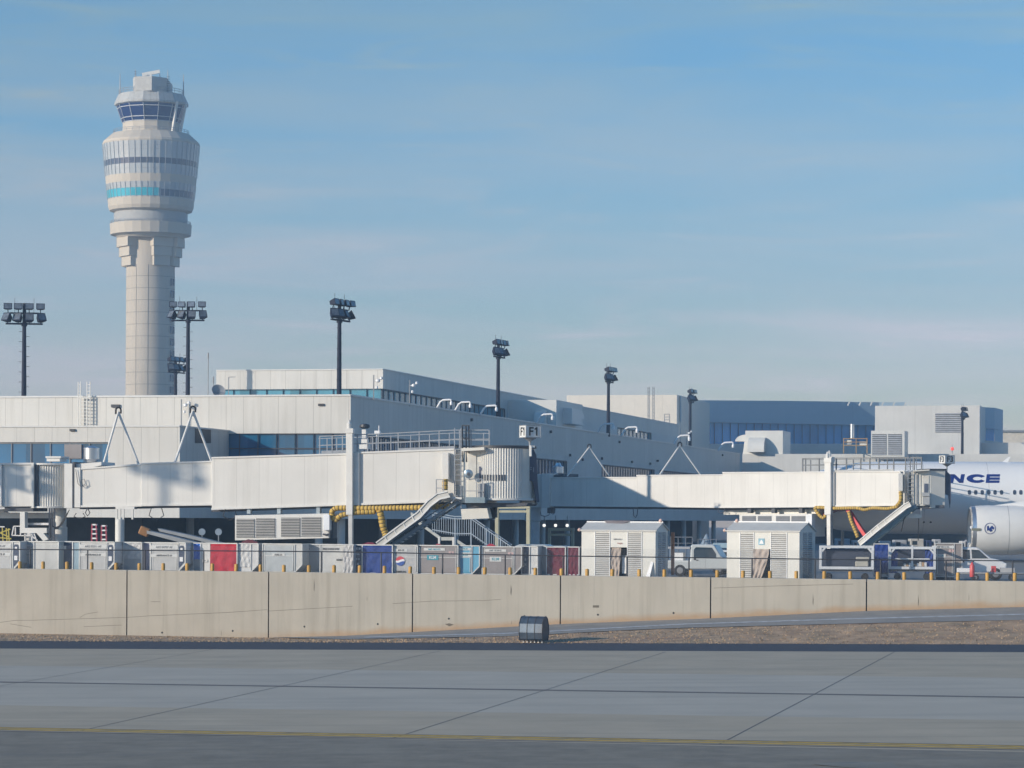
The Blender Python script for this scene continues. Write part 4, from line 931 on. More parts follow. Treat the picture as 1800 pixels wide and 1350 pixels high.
mb = MB(); ladder_bars(mb, B1, 799, 810, range(790, 888, 9), .035, .6)
for x in (799, 810.5): mb.bar(B1.hit(x, 752, .6), B1.hit(x, 893, .6), .05)
mb.build('service_ladder', GALV, f1)
mb = MB()
for x in (812.5, 819, 824): mb.bar(B1.hit(x, 748, .35), B1.hit(x + 1, 812, .45), .07)
for y in (748, 770, 790, 812): mb.bar(B1.hit(812, y, .4), B1.hit(825, y, .4), .06)
mb.build('ladder_cage', DKM, f1)
mb = MB(); mb.rect(B1, 777, 788.5, 796, 843, .45, .75); mb.build('hose_cabinet', BTRIM, f1, bevel=.02)
# cab: tunnel end, service door, mirror, corrugated round cab, canopy
CABW = mat('cab_panel', (.66, .64, .58), .45, var=.05)
mb = MB(); mb.poly(B1, [(811, 884), (853, 884), (853, 786), (811, 790)], 3.2, .45); mb.build('cab_wall', CABW, f1)
mb = MB(); mb.poly(B1, [(811, 793), (851, 791), (851, 786), (811, 788)], 1.3, 1.2); mb.build('cab_awning', CABW, f1)
mb = MB(); mb.rect(B1, 823, 837, 797, 882, .05, .50); mb.rect(B1, 839, 850, 812, 848, .05, .50); mb.build('cab_door', mat('cab_door_paint', (.58, .565, .52), .5), f1)
mb = MB(); mb.rect(B1, 842, 847.5, 820, 842, .05, .54); mb.rect(B1, 843, 847, 822, 827, .03, .58); mb.build('cab_window', DKGL, f1)
q = B1.hit(823.5, 833, 1.0); M = Matrix.Rotation(B1.yaw(), 3, 'Z') @ Matrix.Rotation(R(90), 3, 'X')
mb = MB(); mb.lathe(q, [(0, .05), (.15, .04), (.27, 0), (.27, -.04), (0, -.05)], 24, m=M); mb.build('round_mirror', mat('mirror_grey', (.25, .32, .38), .2, metal=.5), f1, smooth='auto')
mb = MB(); mb.lathe(q, [(0, .08), (.1, .07), (.1, 0)], 16, m=M); mb.bar(q, B1.hit(825, 843, .5), .05); mb.build('mirror_mount', UND, f1)
mb = MB(); mb.poly(B1, [(840, 884), (850, 884), (851, 850), (840, 850)], .5, 1.05); mb.build('cab_cabinet', mat('cabinet_grey', (.36, .37, .38), .5), f1)
guardrail(B1, [(818, 842), (848, 842)], [818, 838, 848], 1.25, f1, 42, .045)
guardrail(B1, [(767, 843), (780, 843)], [767, 780], 1.3, f1, 30, .045)
c = B1.hit(884, 850, -1.25); c.z = 0
mb = MB(); zt, zb_ = zpx(B1, 884, 788), zpx(B1, 884, 876); ribbed(mb, c, 1.98, zb_, zt, 60, R(-185), R(-52)); mb.build('cab_curtain', CORR2, f1)
mb = MB()
for a in range(-132, -84, 5): d = Vector((math.cos(R(a)), math.sin(R(a)), 0)); z = zpx(B1, 884, 840); p = c + d * 2.03; mb.bar((p.x, p.y, z - .18), (p.x, p.y, z + .18), .06)
mb.build('vent_slot', UND, f1)
mb = MB(); mb.lathe(c, [(1.7, zt), (2.05, zt), (2.05, zt + .16), (0, zt + .2)], 60, a0=R(-190), a1=R(-10)); mb.build('cab_roof_rim', DKM, f1)
mb = MB(); mb.lathe(c, [(0, zb_ - .12), (2.12, zb_ - .12), (2.12, zb_), (1.8, zb_)], 60); mb.build('cab_floor_rim', BTRIM, f1)
mb = MB(); mb.lathe(c, [(1.97, zb_ - .15), (1.97, zt - .02)], 40, a0=R(-54), a1=R(5)); B1c = Plane(B1.hit(905, 850, -.35), yaw=R(6)); mb.poly(B1c, [(918, 884), (940, 886), (938, 788), (918, 786)], 1.6, -.3); mb.build('cab_front', CABW, f1)
mb = MB(); mb.poly(B1c, [(921, 844), (937, 846), (943, 884), (948, 882), (945, 845), (943, 800), (938, 790), (926, 788), (921, 800)], 1.6, .15); mb.build('canopy_bellows', mat('canopy_fabric', (.05, .06, .10), .7, var=.2, bump=.3), f1)
text('F1', .42, mat('faded_grey', (.25, .28, .32), .6), f1, B1c.hit(935, 826, .17), B1c.D, up=Vector((0, 0, 1)))
mb = MB(); mb.rect(B1c, 906, 940, 783.5, 787.5, 1.6, .1); mb.rect(B1, 930, 934, 783, 802, .2, .1); mb.build('canopy_beam', BTRIM, f1)
mb = MB(); mb.poly(B1, [(820, 893), (925, 889), (928, 884), (818, 884)], 2.8, .3); mb.poly(B1, [(848, 893), (862, 893), (868, 912), (858, 914)], .5, -.6); mb.rect(B1, 865, 872, 890, 910, .4, -.8); mb.build('cab_underframe', UND, f1)
mb = MB(); mb.poly(B1, [(818, 884), (852, 884), (852, 874), (818, 874)], .8, 1.3); mb.build('cab_landing', mat('landing_steel', (.20, .27, .31), .5), f1)
mb = MB(); mb.poly(B1, [(810, 895), (856, 893), (860, 911), (812, 913)], .8, .6); mb.build('under_panel', CABW, f1)
# sign
def gate_sign(px0, pxm, px1, yt, yb, pl, off, s, label, face_d, stemy):
    q0 = pl.hit(px0, yt, off); t = thing('gate_sign', label, 'sign', q0)
    sz = .0; C = pl.hit(pxm, (yt + yb) / 2, off); h = pl.hit(pxm, yt, off).z - pl.hit(pxm, yb, off).z
    # corner of a box towards the camera at pxm: left face normal points left, right face right
    wl = 1.02 * h / .83 if False else s
    aR = R(face_d); dR = Vector((math.cos(aR), math.sin(aR), 0)); dL = Vector((-math.sin(aR), math.cos(aR), 0))
    b = Vector((C.x, C.y, C.z - h / 2)); pts = [b, b + dR * wl, b + dR * wl + dL * wl, b + dL * wl]
    MB().ext(pts, (0, 0, h)).build('sign_box', mat('sign_white', (.72, .72, .70), .4, var=.03), t, bevel=.01)
    mb = MB()
    for z in (b.z + .02, b.z + h - .02):
        for i in range(4): p, q = pts[i], pts[(i + 1) % 4]; mb.bar((p.x, p.y, z), (q.x, q.y, z), .045)
    for p in pts: mb.bar((p.x, p.y, b.z), (p.x, p.y, b.z + h), .045)
    mb.build('sign_edge', mat('sign_grey', (.30, .32, .34), .5), t)
    nR = Vector((dR.y, -dR.x, 0)); nL = -dR
    s_ = cfgtxt
    for c_, d_, n_ in ((C + dR * (wl / 2), dR, nR), (C + dL * (wl / 2), -dL, nL)):
        if s_ == 'F3': text(s_, h * .92, BLACK, t, c_ + n_ * .02, d_, bold=.012)
        else:
            mb = MB(); g = lambda a, b: c_ + n_ * .012 + d_ * (a * h) + Vector((0, 0, b * h))
            mb.ext([g(-.36, -.34), g(-.24, -.34), g(-.24, -.05), g(.0, -.05), g(.0, .07), g(-.24, .07), g(-.24, .22), g(.03, .22), g(.03, .34), g(-.36, .34)], n_ * .01); mb.build('letter', BLACK, t)
            mb = MB(); mb.ext([g(.24, -.34), g(.36, -.34), g(.36, .34), g(.26, .34), g(.12, .22), g(.12, .1), g(.24, .17)], n_ * .01); mb.build('numeral', BLACK, t)
    cc_ = b + (dR + dL) * wl / 2; mb = MB(); st = pl.hit(pxm + 3, stemy, off)
    mb.lathe((cc_.x, cc_.y, 0), [(.42, b.z), (.08, b.z - .22), (.06, b.z - .3), (.06, st.z)], 12); mb.build('stem', GREYM, t)
    return t
cfgtxt = 'F1'; gate_sign(912, 924.5, 951, 747, 769, B1, -.3, .96, 'white box sign reading F1 above the left bridge cab', 24, 790)
# hoses
hp = lambda x, y, o=.45: B1.hit(x, y, o)
corr_hose([hp(668, 933), hp(672, 905, .3)] if False else [hp(800, 889), hp(760, 891.5), hp(700, 893), hp(650, 893.5), hp(600, 893), hp(588, 895), hp(583, 903), hp(590, 914), hp(600, 906), hp(625, 901), hp(660, 899.5)], .17, 'thick yellow corrugated air hose slung under the left boarding bridge')
corr_hose([hp(667, 897), hp(670, 908), hp(673, 925), hp(678, 940), hp(680, 962, 1.0)], .21, 'fat yellow corrugated hose hanging down left of the baggage chute')
corr_hose([B1.hit(782.5, 842, 1.0), B1.hit(782.5, 862, 1.0)], .17, 'short vertical yellow hose below the cabinet at the left cab')
mb = MB(); mb.poly(B1, [(622, 905), (672, 900), (672, 896), (622, 898)], .3, .2); ob = mb.build('red_tray', mat('dark_red', (.22, .03, .04), .6), f1)
# AC unit hung beneath
ac = thing('bridge_cooling_unit', 'large white louvred cooling unit hung below the left boarding bridge', 'machine', B1.hit(500, 925, .5))
MB().poly(B1, [(413, 950), (578, 946), (578, 902.5), (413, 906)], 2.0, .6).build('housing', BTRIM, ac, bevel=.02)
LVA = mat('ac_slat_shade', (.08, .08, .085), .7)  # flat dark plate behind the slats; shade between them put into its colour
for (a, b, y0, y1) in ((415.5, 447, 912, 945), (450, 483, 911, 944.5), (494, 527, 910, 943.5), (530, 564, 909, 943)):
    MB().rect(B1, a, b, y0, y1, .02, .63).build('louvre_shade', LVA, ac)
    mb = MB()
    for k in range(12):
        y = y0 + (y1 - y0) * (k + .5) / 12; mb.bar(B1.hit(a, y, .66), B1.hit(b, y, .66), .075, .03)
    mb.build('louvre', BTRIM, ac)
mb = MB(); mb.rect(B1, 568.5, 579, 905, 932, .5, .85); mb.build('control_box', mat('box_white', (.72, .74, .77), .4), ac, bevel=.01)
mb = MB(); mb.tube([hp(580, 933, .7), hp(580, 938, .7), hp(574, 940, .7), hp(568, 939, .7)], .06, 8); mb.rect(B1, 580, 586, 915, 946, .8, .3); mb.build('pipework', UND, ac)
# baggage chute and service stair under F1
ch = thing('baggage_chute', 'curved steel baggage chute sloping down left from the left bridge cab', 'chute', B1.hit(720, 920, 1.2))
def chute(pl, pts, thick, off, par, m, dep):
    top = pts; bot = [(x + thick * .55, y + thick) for x, y in pts]
    mb = MB()
    for i in range(len(pts) - 1): mb.poly(pl, [bot[i], bot[i + 1], top[i + 1], top[i]], dep, off)
    return mb.build('side_wall', m, par)
cp = [(661, 954), (700, 925), (733, 901), (752, 880), (768, 868), (786, 864)]
CH = mat('chute_panel', (.50, .49, .46), .5, var=.08, streak=.2); chute(B1, cp, 9, 1.35, ch, CH, .06); chute(B1, cp, 9, .55, ch, CH, .06)
mb = MB()
for (a, b) in zip(cp, cp[1:]):
    for o_ in (1.38, .52): mb.bar(B1.hit(a[0], a[1], o_), B1.hit(b[0], b[1], o_), .07); mb.bar(B1.hit(a[0] + 5, a[1] + 9, o_), B1.hit(b[0] + 5, b[1] + 9, o_), .10)
for x in (676, 692, 708, 724, 738): y = interp(cp, x); mb.bar(B1.hit(x, y, 1.38), B1.hit(x + 5, y + 9, 1.38), .05)
mb.build('edge_rail', mat('chute_edge', (.68, .68, .66), .4), ch)
mb = MB()
for (a, b) in zip(cp, cp[1:]): mb.poly(B1, [(a[0] + 6, a[1] + 10), (b[0] + 6, b[1] + 10), (b[0] + 6, b[1] + 8), (a[0] + 6, a[1] + 8)], .8, 1.33)
mb.build('chute_bed', SILVER, ch)
mb = MB(); mb.bar(B1.hit(786, 874, 1), B1.hit(812, 876, 1), .12); mb.bar(B1.hit(800, 876, 1), B1.hit(793, 884, 1), .08); mb.build('top_bracket', BTRIM, ch)
ss = thing('service_stair', 'steep grey service stair with pale treads beneath the baggage chute', 'stairs', B1.hit(750, 930, .5))
mb = MB(); mb.bar(B1.hit(684, 962, .7), B1.hit(806, 882, .7), .12, .2); mb.bar(B1.hit(690, 962, -.1), B1.hit(812, 882, -.1), .12, .2); mb.bar(B1.hit(676, 958, .7), B1.hit(797, 878, .7), .06); mb.build('stringer', mat('stair_steel', (.16, .21, .26), .5), ss)
mb = MB()
for i in range(17):
    x = 692 + i * 7.0; y = 962 - i * 4.85; a = B1.hit(x, y, .65); b = B1.hit(x + 1, y, -.15); mb.bar(a, b, .22, .06); mb.box(a, (.17, .06, .08))
mb.build('tread', mat('tread_grey', (.55, .57, .58), .5), ss)
mb = MB()
for i in range(6): x = 690 + i * 20; y = 952 - i * 13.4; mb.bar(B1.hit(x, y, .7), B1.hit(x + 7, y + 10, .7), .04)
mb.build('handrail', GALV, ss)
aframe(180, 246, 208, 724, 822, 178.2, 'white tube A-frame with a black hook, left one on the near bridge')
aframe(307, 373, 339, 722, 814, 177, 'white tube A-frame with a black hook, right one on the near bridge')
# left side support beams
lb = thing('pipe_support', 'pale L-shaped steel support beam under the fixed walkway at far left', 'support', B1.hit(60, 930, .4))
mb = MB(); mb.poly(B1, [(35, 937), (82, 937), (82, 928), (43.5, 928), (43.5, 900), (35, 900)], .5, .3); mb.poly(B1, [(64, 937), (76, 937), (85, 948), (76, 951)], .5, .3); mb.build('beam', BTRIM, lb)
mb = MB(); mb.bar(B1.hit(46, 921, -.5), B1.hit(86, 921, -.5), .14); mb.build('pipe', SILVER, lb)
bm_ = thing('walkway_girder', 'pale girder below the fixed walkway at far left', 'support', B1.hit(20, 905, -.5))
mb = MB(); mb.poly(B1, [(-60, 911), (97, 911), (97, 901), (10, 901), (4, 895), (-60, 895)], .5, -1.5); mb.build('girder', BTRIM, bm_)
for (x, lbl) in ((165, 'red stepladder with white steps, left of the pair'), (182, 'red stepladder with white steps, right of the pair')):
    pl = Plane(P(x, 950, 196), yaw=R(-10)); t = thing('stepladder', lbl, 'stepladder', (pl.A.x, 196, 0), group='red stepladders under the concourse')
    y0 = 921 if x < 170 else 923
    mb = MB(); [mb.bar(pl.hit(x - 4 - dx, y0 + 45, -dx * .1), pl.hit(x - 3, y0, 0), .10) if dx == 0 else mb.bar(pl.hit(x + 6, y0 + 45), pl.hit(x + 4, y0), .10) for dx in (0, 1)]; mb.build('side_rail', mat('ladder_red', (.35, .04, .07), .5), t)
    mb = MB(); [mb.rect(pl, x - 3.5, x + 4.5, y0 + k * 8, y0 + 2.6 + k * 8, .25, .05) for k in range(5)]; mb.build('step', CW, t)

# ---- F3 bridge
f3, B3 = bridge(dict(label='more distant white boarding bridge carrying the F3 gate sign, reaching the airliner', px=1280, Y=240, x0=945, Y0=258, x1=1660, Y1=231,
    tunnels=[(964, 839.5, 889, 1121, 839, 890.5, 0, BWH), (1119, 835.5, 890, 1272, 834.5, 892, .12, BWH), (1270, 830.5, 892, 1459, 829.5, 890.5, .26, BWH), (1459, 829, 890, 1583, 828.5, 888, .26, BWH), (1583, 828, 888, 1590, 828, 888, 0, BWH)]))
mb = MB(); q = B3.hit(945, 860, -1.5); mb.lathe((q.x, q.y, 0), [(0, zpx(B3, 945, 892)), (1.3, zpx(B3, 945, 892)), (1.3, zpx(B3, 945, 834)), (0, zpx(B3, 945, 833))], 40); mb.build('rotunda_curtain', CORR2, f3, smooth='auto')
mb = MB(); mb.lathe((q.x - .4, q.y, 0), [(.75, zpx(B3, 945, 892)), (.75, zpx(B3, 945, 915)), (.62, zpx(B3, 945, 917)), (.62, 0)], 24); mb.build('support_column', mat('column_blue_grey', (.45, .5, .53), .5), f3, smooth='auto')
mb = MB(); mb.rect(B3, 952, 966, 832, 893, 3, .2); mb.build('collar', BTRIM, f3)
mb = MB(); q = B3.hit(981, 832, -1.4); mb.lathe((q.x, q.y, 0), [(0, q.z - .2), (.35, q.z - .2), (.5, q.z), (.5, q.z + .6), (.3, q.z + .7), (.2, q.z + .95), (0, q.z + .95)], 24); mb.build('exhaust_fan', SILVER, f3, smooth='auto')
mb = MB(); mb.poly(B3, [(966, 838), (995, 838), (995, 833), (978, 834)], 1.8, -.4); mb.build('sloped_roof', UND, f3)
mb = MB(); mb.rect(B3, 962, 968, 892, 902, .6, .2); mb.build('cable_box', UND, f3)
for x0, x1, y, sg in ((950, 966, 899, 9), (968, 976, 894, 10), (1113, 1121, 894, 16), (1262, 1274, 894, 8)):
    mb = MB(); mb.tube([B3.hit(x0, y, .3), B3.hit(x0 + 1, y + sg * .8, .3), B3.hit((x0 + x1) / 2, y + sg, .3), B3.hit(x1 - 1, y + sg * .7, .3), B3.hit(x1, y, .3)], .035, 6); mb.build('hanging_cable', UND, f3)
column(B3, 1449, 1460, 799, 1010, .75, f3); mb = MB(); mb.rect(B3, 1460, 1466, 829, 890, 3, .45); mb.build('column_side_plate', BTRIM, f3)
column(B3, 1455, 1461, 797, 1010, -2.9, f3, 'far_lift_column')
guardrail(B3, [(1411, 806), (1450, 805.5), (1620, 804)], [1411, 1416, 1440, 1470, 1488, 1513, 1529, 1545, 1571, 1592, 1607, 1620], .1, f3, 23, .075, mat('rail_dark_grey', (.13, .14, .15), .5))
guardrail(B3, [(1411, 808), (1620, 806)], [1425, 1455, 1500, 1560, 1600], -2.6, f3, 20, .06, MAT['rail_dark_grey'])
mb = MB(); mb.poly(B3, [(1467, 829), (1571, 827.5), (1571, 824.5), (1467, 826)], .06, .35); mb.build('kick_plate', GREYM, f3)
B3c = Plane(B3.hit(1583, 860, .1), yaw=R(-8))
mb = MB(); mb.rect(B3c, 1579, 1587, 832, 863, .45, .75); mb.build('hose_cabinet', BTRIM, f3, bevel=.02)
mb = MB(); ladder_bars(mb, B3c, 1596, 1604, range(806, 888, 7), .04, .6); [mb.bar(B3c.hit(x, 800, .6), B3c.hit(x, 890, .6), .06) for x in (1596, 1604.5, 1611)]; mb.build('service_ladder', GALV, f3)
mb = MB(); mb.poly(B3c, [(1602, 889), (1636, 889), (1636, 826), (1602, 828)], 3.2, .45); mb.build('cab_wall', CABW, f3)
mb = MB(); mb.rect(B3c, 1606, 1619, 834, 886, .05, .50); mb.rect(B3c, 1622, 1633, 836, 870, .05, .5); mb.build('cab_door', MAT['cab_door_paint'], f3)
mb = MB(); mb.rect(B3c, 1624.5, 1631, 850, 866, .05, .55); mb.build('cab_window', DKGL, f3)
mb = MB(); mb.rect(B3c, 1621, 1634, 866, 872, .8, 1.0); mb.rect(B3c, 1622, 1634, 873, 887, .5, .9); mb.build('cab_cabinet', MAT['cabinet_grey'], f3)
mb = MB(); mb.poly(B3c, [(1605, 829), (1634, 827), (1634, 825), (1605, 827)], 1.2, 1.1); mb.build('cab_awning', CABW, f3)
A = B3c.hit(1635.5, 850, .45); CP = Plane(A, yaw=R(12)); mb = MB(); z0, z1 = B3c.hit(1640, 893).z, B3c.hit(1640, 827).z; wc = CP.s_(1661, 860); mb.ext([CP.at(0, z0), CP.at(wc, z0), CP.at(wc, z1), CP.at(0, z1)], -CP.n * 3); mb.build('cab_curtain', CABW, f3)
mb = MB(); mb.ext([CP.at(-.1, z1, .08), CP.at(wc + .1, z1, .08), CP.at(wc + .1, z1 + .14, .08), CP.at(-.1, z1 + .14, .08)], -CP.n * 3); mb.build('cab_roof_rim', DKM, f3)
mb = MB(); mb.poly(B3c, [(1661, 868), (1667, 870), (1670, 893), (1672, 870), (1671, 835), (1662, 826)], 2.6, -.3); mb.build('canopy_bellows', MAT['canopy_fabric'], f3)
mb = MB(); mb.poly(B3c, [(1590, 896), (1660, 893), (1660, 888), (1590, 889)], 2.8, .3); mb.build('cab_underframe', UND, f3)
mb = MB(); mb.poly(B3c, [(1592, 903), (1592, 911), (1620, 910), (1621, 906), (1612, 903)], .8, .6); mb.bar(B3c.hit(1602, 893, .5), B3c.hit(1602, 903, .5), .1); mb.bar(B3c.hit(1619, 893, .5), B3c.hit(1619, 905, .5), .08); mb.build('under_panel', CABW, f3)
for a_, b_ in (((1615, 911), (1614, 950)), ((1590, 908), (1584, 935))): MB().tube([B3c.hit(*a_, .3), B3c.hit(*b_, .3)], .04, 6).build('hanging_cable', BLACK, f3)
cfgtxt = 'F3'; gate_sign(1650, 1661.5, 1679, 800, 815, B3c, -.5, .92, 'white box sign reading F3 above the right bridge cab', 24, 835)
hp = lambda x, y, o=.45: B3.hit(x, y, o)
corr_hose([hp(1583, 889), hp(1560, 894), hp(1535, 893), hp(1520, 896), hp(1505, 893), hp(1470, 893.5), hp(1440, 892), hp(1433, 894), hp(1440, 905), hp(1447, 910), hp(1453, 904)], .15, 'yellow corrugated air hose sagging under the right boarding bridge', n=8)
corr_hose([hp(1583, 864, .9), hp(1583, 880, .9), hp(1576, 890, .6)], .17, 'short vertical yellow hose at the right bridge cab', n=8)
corr_hose([hp(1492, 899), hp(1496, 915), hp(1503, 932), hp(1508, 945)], .16, 'yellow hose hanging beside the red arm under the right bridge', n=8)
ra = thing('red_boom', 'bright red slanting boom below the right boarding bridge', 'boom', hp(1500, 920)); mb = MB(); mb.bar(hp(1490, 895, .1), hp(1524, 945, .1), .32, .3); mb.build('boom', mat('bright_red', (.62, .06, .06), .5), ra)
mb = MB(); mb.poly(B3, [(1425, 918), (1465, 892), (1490, 892), (1487, 897), (1462, 899), (1436, 912)], .8, -1.0); mb.build('boom_bracket', MAT['dark_red'], ra)
ac3 = thing('bridge_cooling_unit', 'white cooling unit with four dark grilles hung behind the right shed', 'machine', hp(1360, 915))
MB().poly(B3, [(1300, 945), (1427, 943), (1427, 903), (1300, 904.5)], 2.0, .6).build('housing', BTRIM, ac3)
for (a, b) in ((1304.5, 1328.5), (1332, 1356), (1364, 1388), (1391, 1415.5)): MB().rect(B3, a, b, 907, 940, .02, .63).build('louvre', mat('grille_grey', (.17, .18, .20), .6, lines=(0, .12, .05, .5)), ac3)
mb = MB(); mb.rect(B3, 1417, 1427, 905, 930, .5, .85); mb.build('control_box', MAT['box_white'], ac3)
wp3 = thing('hanging_duct', 'pale horizontal duct between the right bridge and its cooling unit', 'duct', hp(1350, 898)); MB().poly(B3, [(1272, 905), (1440, 903), (1440, 894), (1272, 896)], 1.2, -.8).build('duct', WPAINT, wp3)
mb = MB(); [mb.rect(B3, x, x + 6, 893, 902, .4, .1) for x in (1314, 1356, 1404)]; mb.build('bracket', UND, wp3)
aframe(997, 1071, 1036, 786, 837, 256, 'thin A-frame left of the far bridge, in shadow on the flank', .9)
aframe(1160, 1231, 1195, 783, 834, 249, 'white A-frame with a dark hook over the far bridge joint', 1.0)
c3 = thing('baggage_chute', 'straight pale baggage chute sloping down left from the right bridge cab', 'chute', hp(1550, 915, 1.2))
cp = [(1508, 952), (1540, 925), (1572, 900), (1590, 886), (1598, 882)]
chute(B3, cp, 7, 1.35, c3, CH, .06); chute(B3, cp, 7, .55, c3, CH, .06); mb = MB()
for (a, b) in zip(cp, cp[1:]):
    for o_ in (1.38, .52): mb.bar(B3.hit(a[0], a[1], o_), B3.hit(b[0], b[1], o_), .07); mb.bar(B3.hit(a[0] + 4, a[1] + 7, o_), B3.hit(b[0] + 4, b[1] + 7, o_), .10)
for x in (1518, 1530, 1542, 1554): y = interp(cp, x); mb.bar(B3.hit(x, y, 1.38), B3.hit(x + 4, y + 7, 1.38), .06)
mb.build('edge_rail', MAT['chute_edge'], c3)
s3 = thing('service_stair', 'blue grey service stair beneath the right baggage chute', 'stairs', hp(1560, 925, .5))
mb = MB(); mb.bar(B3.hit(1520, 962, .7), B3.hit(1608, 890, .7), .2, .35); mb.bar(B3.hit(1523, 962, -.1), B3.hit(1611, 890, -.1), .2, .35); mb.build('stringer', mat('stair_teal', (.13, .22, .27), .5), s3)
mb = MB(); [mb.bar(B3.hit(1524 + i * 7, 960 - i * 5.8, .6), B3.hit(1525 + i * 7, 960 - i * 5.8, -.1), .25, .05) for i in range(12)]; mb.build('tread', MAT['tread_grey'], s3)

# external stair behind the F1 cab
es = thing('steel_staircase', 'blue grey steel staircase with tall barred railings behind the left bridge', 'stairs', P(820, 950, 205)); EP = Plane(P(820, 950, 204), yaw=UY)
mb = MB()
for a, b in (((735, 915), (775, 944)), ((775, 944), (797, 944)), ((797, 944), (845, 975)), ((722, 900), (742, 912))): mb.poly(EP, [(a[0], a[1] + 6), (b[0], b[1] + 6), b, a], .12, 0); mb.poly(EP, [(a[0], a[1] + 6), (b[0], b[1] + 6), b, a], .12, -1.3)
mb.build('stringer', mat('stair_cream', (.42, .43, .40), .5), es)
mb = MB(); [mb.bar(EP.hit(x, 944), EP.hit(x, 1012), .14) for x in (772, 797)]; mb.build('support_post', BTRIM, es)
mb = MB(); tp = [(760, 905), (800, 912), (828, 912), (900, 962)]
for x in range(760, 896, 4): y = interp(tp, x); mb.bar(EP.hit(x, y, .05), EP.hit(x, min(975, y + 30), .05), .035)
for k in (0, 26):
    for a, b in zip(tp, tp[1:]): mb.bar(EP.hit(a[0], a[1] + k, .05), EP.hit(b[0], b[1] + k, .05), .07)
for a, b in zip(tp, tp[1:]): mb.bar(EP.hit(a[0], a[1] - 4, -1.3), EP.hit(b[0], b[1] - 4, -1.3), .07)
for x in (800, 828, 855, 880): mb.bar(EP.hit(x, interp(tp, x) - 2, .05), EP.hit(x, 980, .05), .09)
mb.build('railing', mat('rail_blue_grey', (.30, .36, .42), .5), es)
# ================= dock openings and lamps under the concourse
CRM = mat('dock_cream', (.42, .40, .28), .6)
for (x0, x1, y0, y1, Y, lb) in ((870, 931, 888, 960, 214, 'cream steel gantry frame left of the pale support column'), (963, 1008, 929, 965, 262, 'cream dock door frame under the three round lamps')):
    pl = Plane(P(x0, 930, Y), yaw=UY); t = thing('loading_gantry', lb, 'frame', pl.A); w_ = 6 if x0 < 900 else 4
    mb = MB(); mb.rect(pl, x0, x0 + w_, y0, 1010, .4, 0); mb.rect(pl, x1 - w_, x1, y0, 1010, .4, 0); mb.build('post', CRM, t)
    mb = MB(); mb.rect(pl, x0, x1, y0 - 1, y0 + w_, .5, .05); mb.rect(pl, x0 + w_, x1 - w_, y0 + 9, y0 + 13, .3, -.05); mb.build('lintel', CRM, t)
for x, lb in ((956.5, 'left'), (976.5, 'middle'), (997, 'right')):
    t = thing('dock_lamp', lb + ' one of three round white lamps glowing under the concourse', 'lamp', P(x, 924, 262), group='round lamps under the concourse')
    c = P(x, 923.5, 262); mb = MB(); mb.lathe(c, [(0, -.16), (.11, -.11), (.15, 0), (.11, .11), (0, .14)], 12); mb.build('globe', mat('lamp_glow', (1, .96, .85), .4, emit=1.2), t, smooth=True)
    mb = MB(); mb.bar(c + Vector((0, 0, .1)), c + Vector((0, 0, .9)), .05); mb.build('stem', UND, t)
# warehouse interior clutter under the wing
def boxy(name, label, cat, px, Y, w_, d, h, m, z=0, yaw=UY, extra=None):
    p = P(px, 950, Y); t = thing(name, label, cat, (p.x, p.y, z), yaw)
    mb = MB(); mb.b2(0, w_, 0, d, .12, h); mb.build('body', m, t, bevel=.03, local=True)
    mb = MB(); [mb.b2(a, a + .12, b, b + .12, 0, .12) for a in (.05, w_ - .17) for b in (.05, d - .17)]; mb.build('foot', UND, t, local=True)
    if extra: extra(t, w_, d, h)
    return t

# ================= belt loaders, round signs under the concourse
bl_ = thing('belt_loader', 'two grey raised conveyor booms with an orange end under the concourse', 'loader', P(300, 950, 196)); pl = Plane(P(300, 950, 196), yaw=UY)
mb = MB(); mb.poly(pl, [(256, 932), (258, 938), (352, 963), (362, 958), (300, 942)], .8, .6); mb.build('lower_boom', mat('boom_grey', (.24, .26, .28), .5), bl_)
mb = MB(); mb.poly(pl, [(277, 929), (280, 934), (390, 960), (392, 955), (330, 940)], .8, -1); mb.build('upper_boom', MAT['boom_grey'], bl_)
mb = MB(); q = pl.hit(254, 934, .4); mb.box(q, (.7, .5, .6), Matrix.Rotation(.4, 3, 'Y')); mb.build('boom_end', mat('rust_orange', (.35, .17, .06), .7, var=.3), bl_, bevel=.08)
mb = MB(); mb.box(pl.hit(360, 985, 0), (5, 1.8, .9), Matrix.Rotation(UY, 3, 'Z')); mb.build('chassis', UND, bl_)
for x, lb in ((355, 'left'), (384, 'right')):
    p = P(x, 935, 215); t = thing('round_sign', lb + ' one of two round grey signs on posts in the dark bay', 'sign', (p.x, p.y, 0), group='round grey signs in the dark bay'); mb = MB(); mb.lathe(p, [(0, .02), (.26, .02), (.26, -.02), (0, -.02)], 20, m=Matrix.Rotation(R(90), 3, 'X')); mb.build('disc', mat('sign_blue_grey', (.26, .32, .38), .5), t)
    mb = MB(); mb.bar((p.x, p.y + .05, 0), (p.x, p.y + .05, p.z), .07); mb.build('post', GREYM, t)
yf = thing('yellow_rack', 'yellow and white pipe rack at far left behind the containers', 'rack', P(15, 950, 188)); pl = Plane(P(15, 950, 188), yaw=R(-5)); mb = MB()
for x in (-12, -4, 4, 11, 15): mb.bar(pl.hit(x, 926 + abs(x) * .2), pl.hit(x + 3, 980), .07)
for a, b in (((-14, 930), (16, 944)), ((-14, 942), (18, 930)), ((-14, 944), (20, 947))): mb.bar(pl.hit(*a), pl.hit(*b), .08)
mb.build('pipe', mat('safety_yellow', (.50, .42, .08), .5), yf)
mb = MB(); mb.bar(pl.hit(-10, 926), pl.hit(8, 926), .07); mb.build('handle', CW, yf)
wf = thing('white_cart_frame', 'white tubular cart frame under the left support beam', 'cart', P(40, 950, 186)); pl = Plane(P(40, 950, 186), yaw=R(-5)); mb = MB()
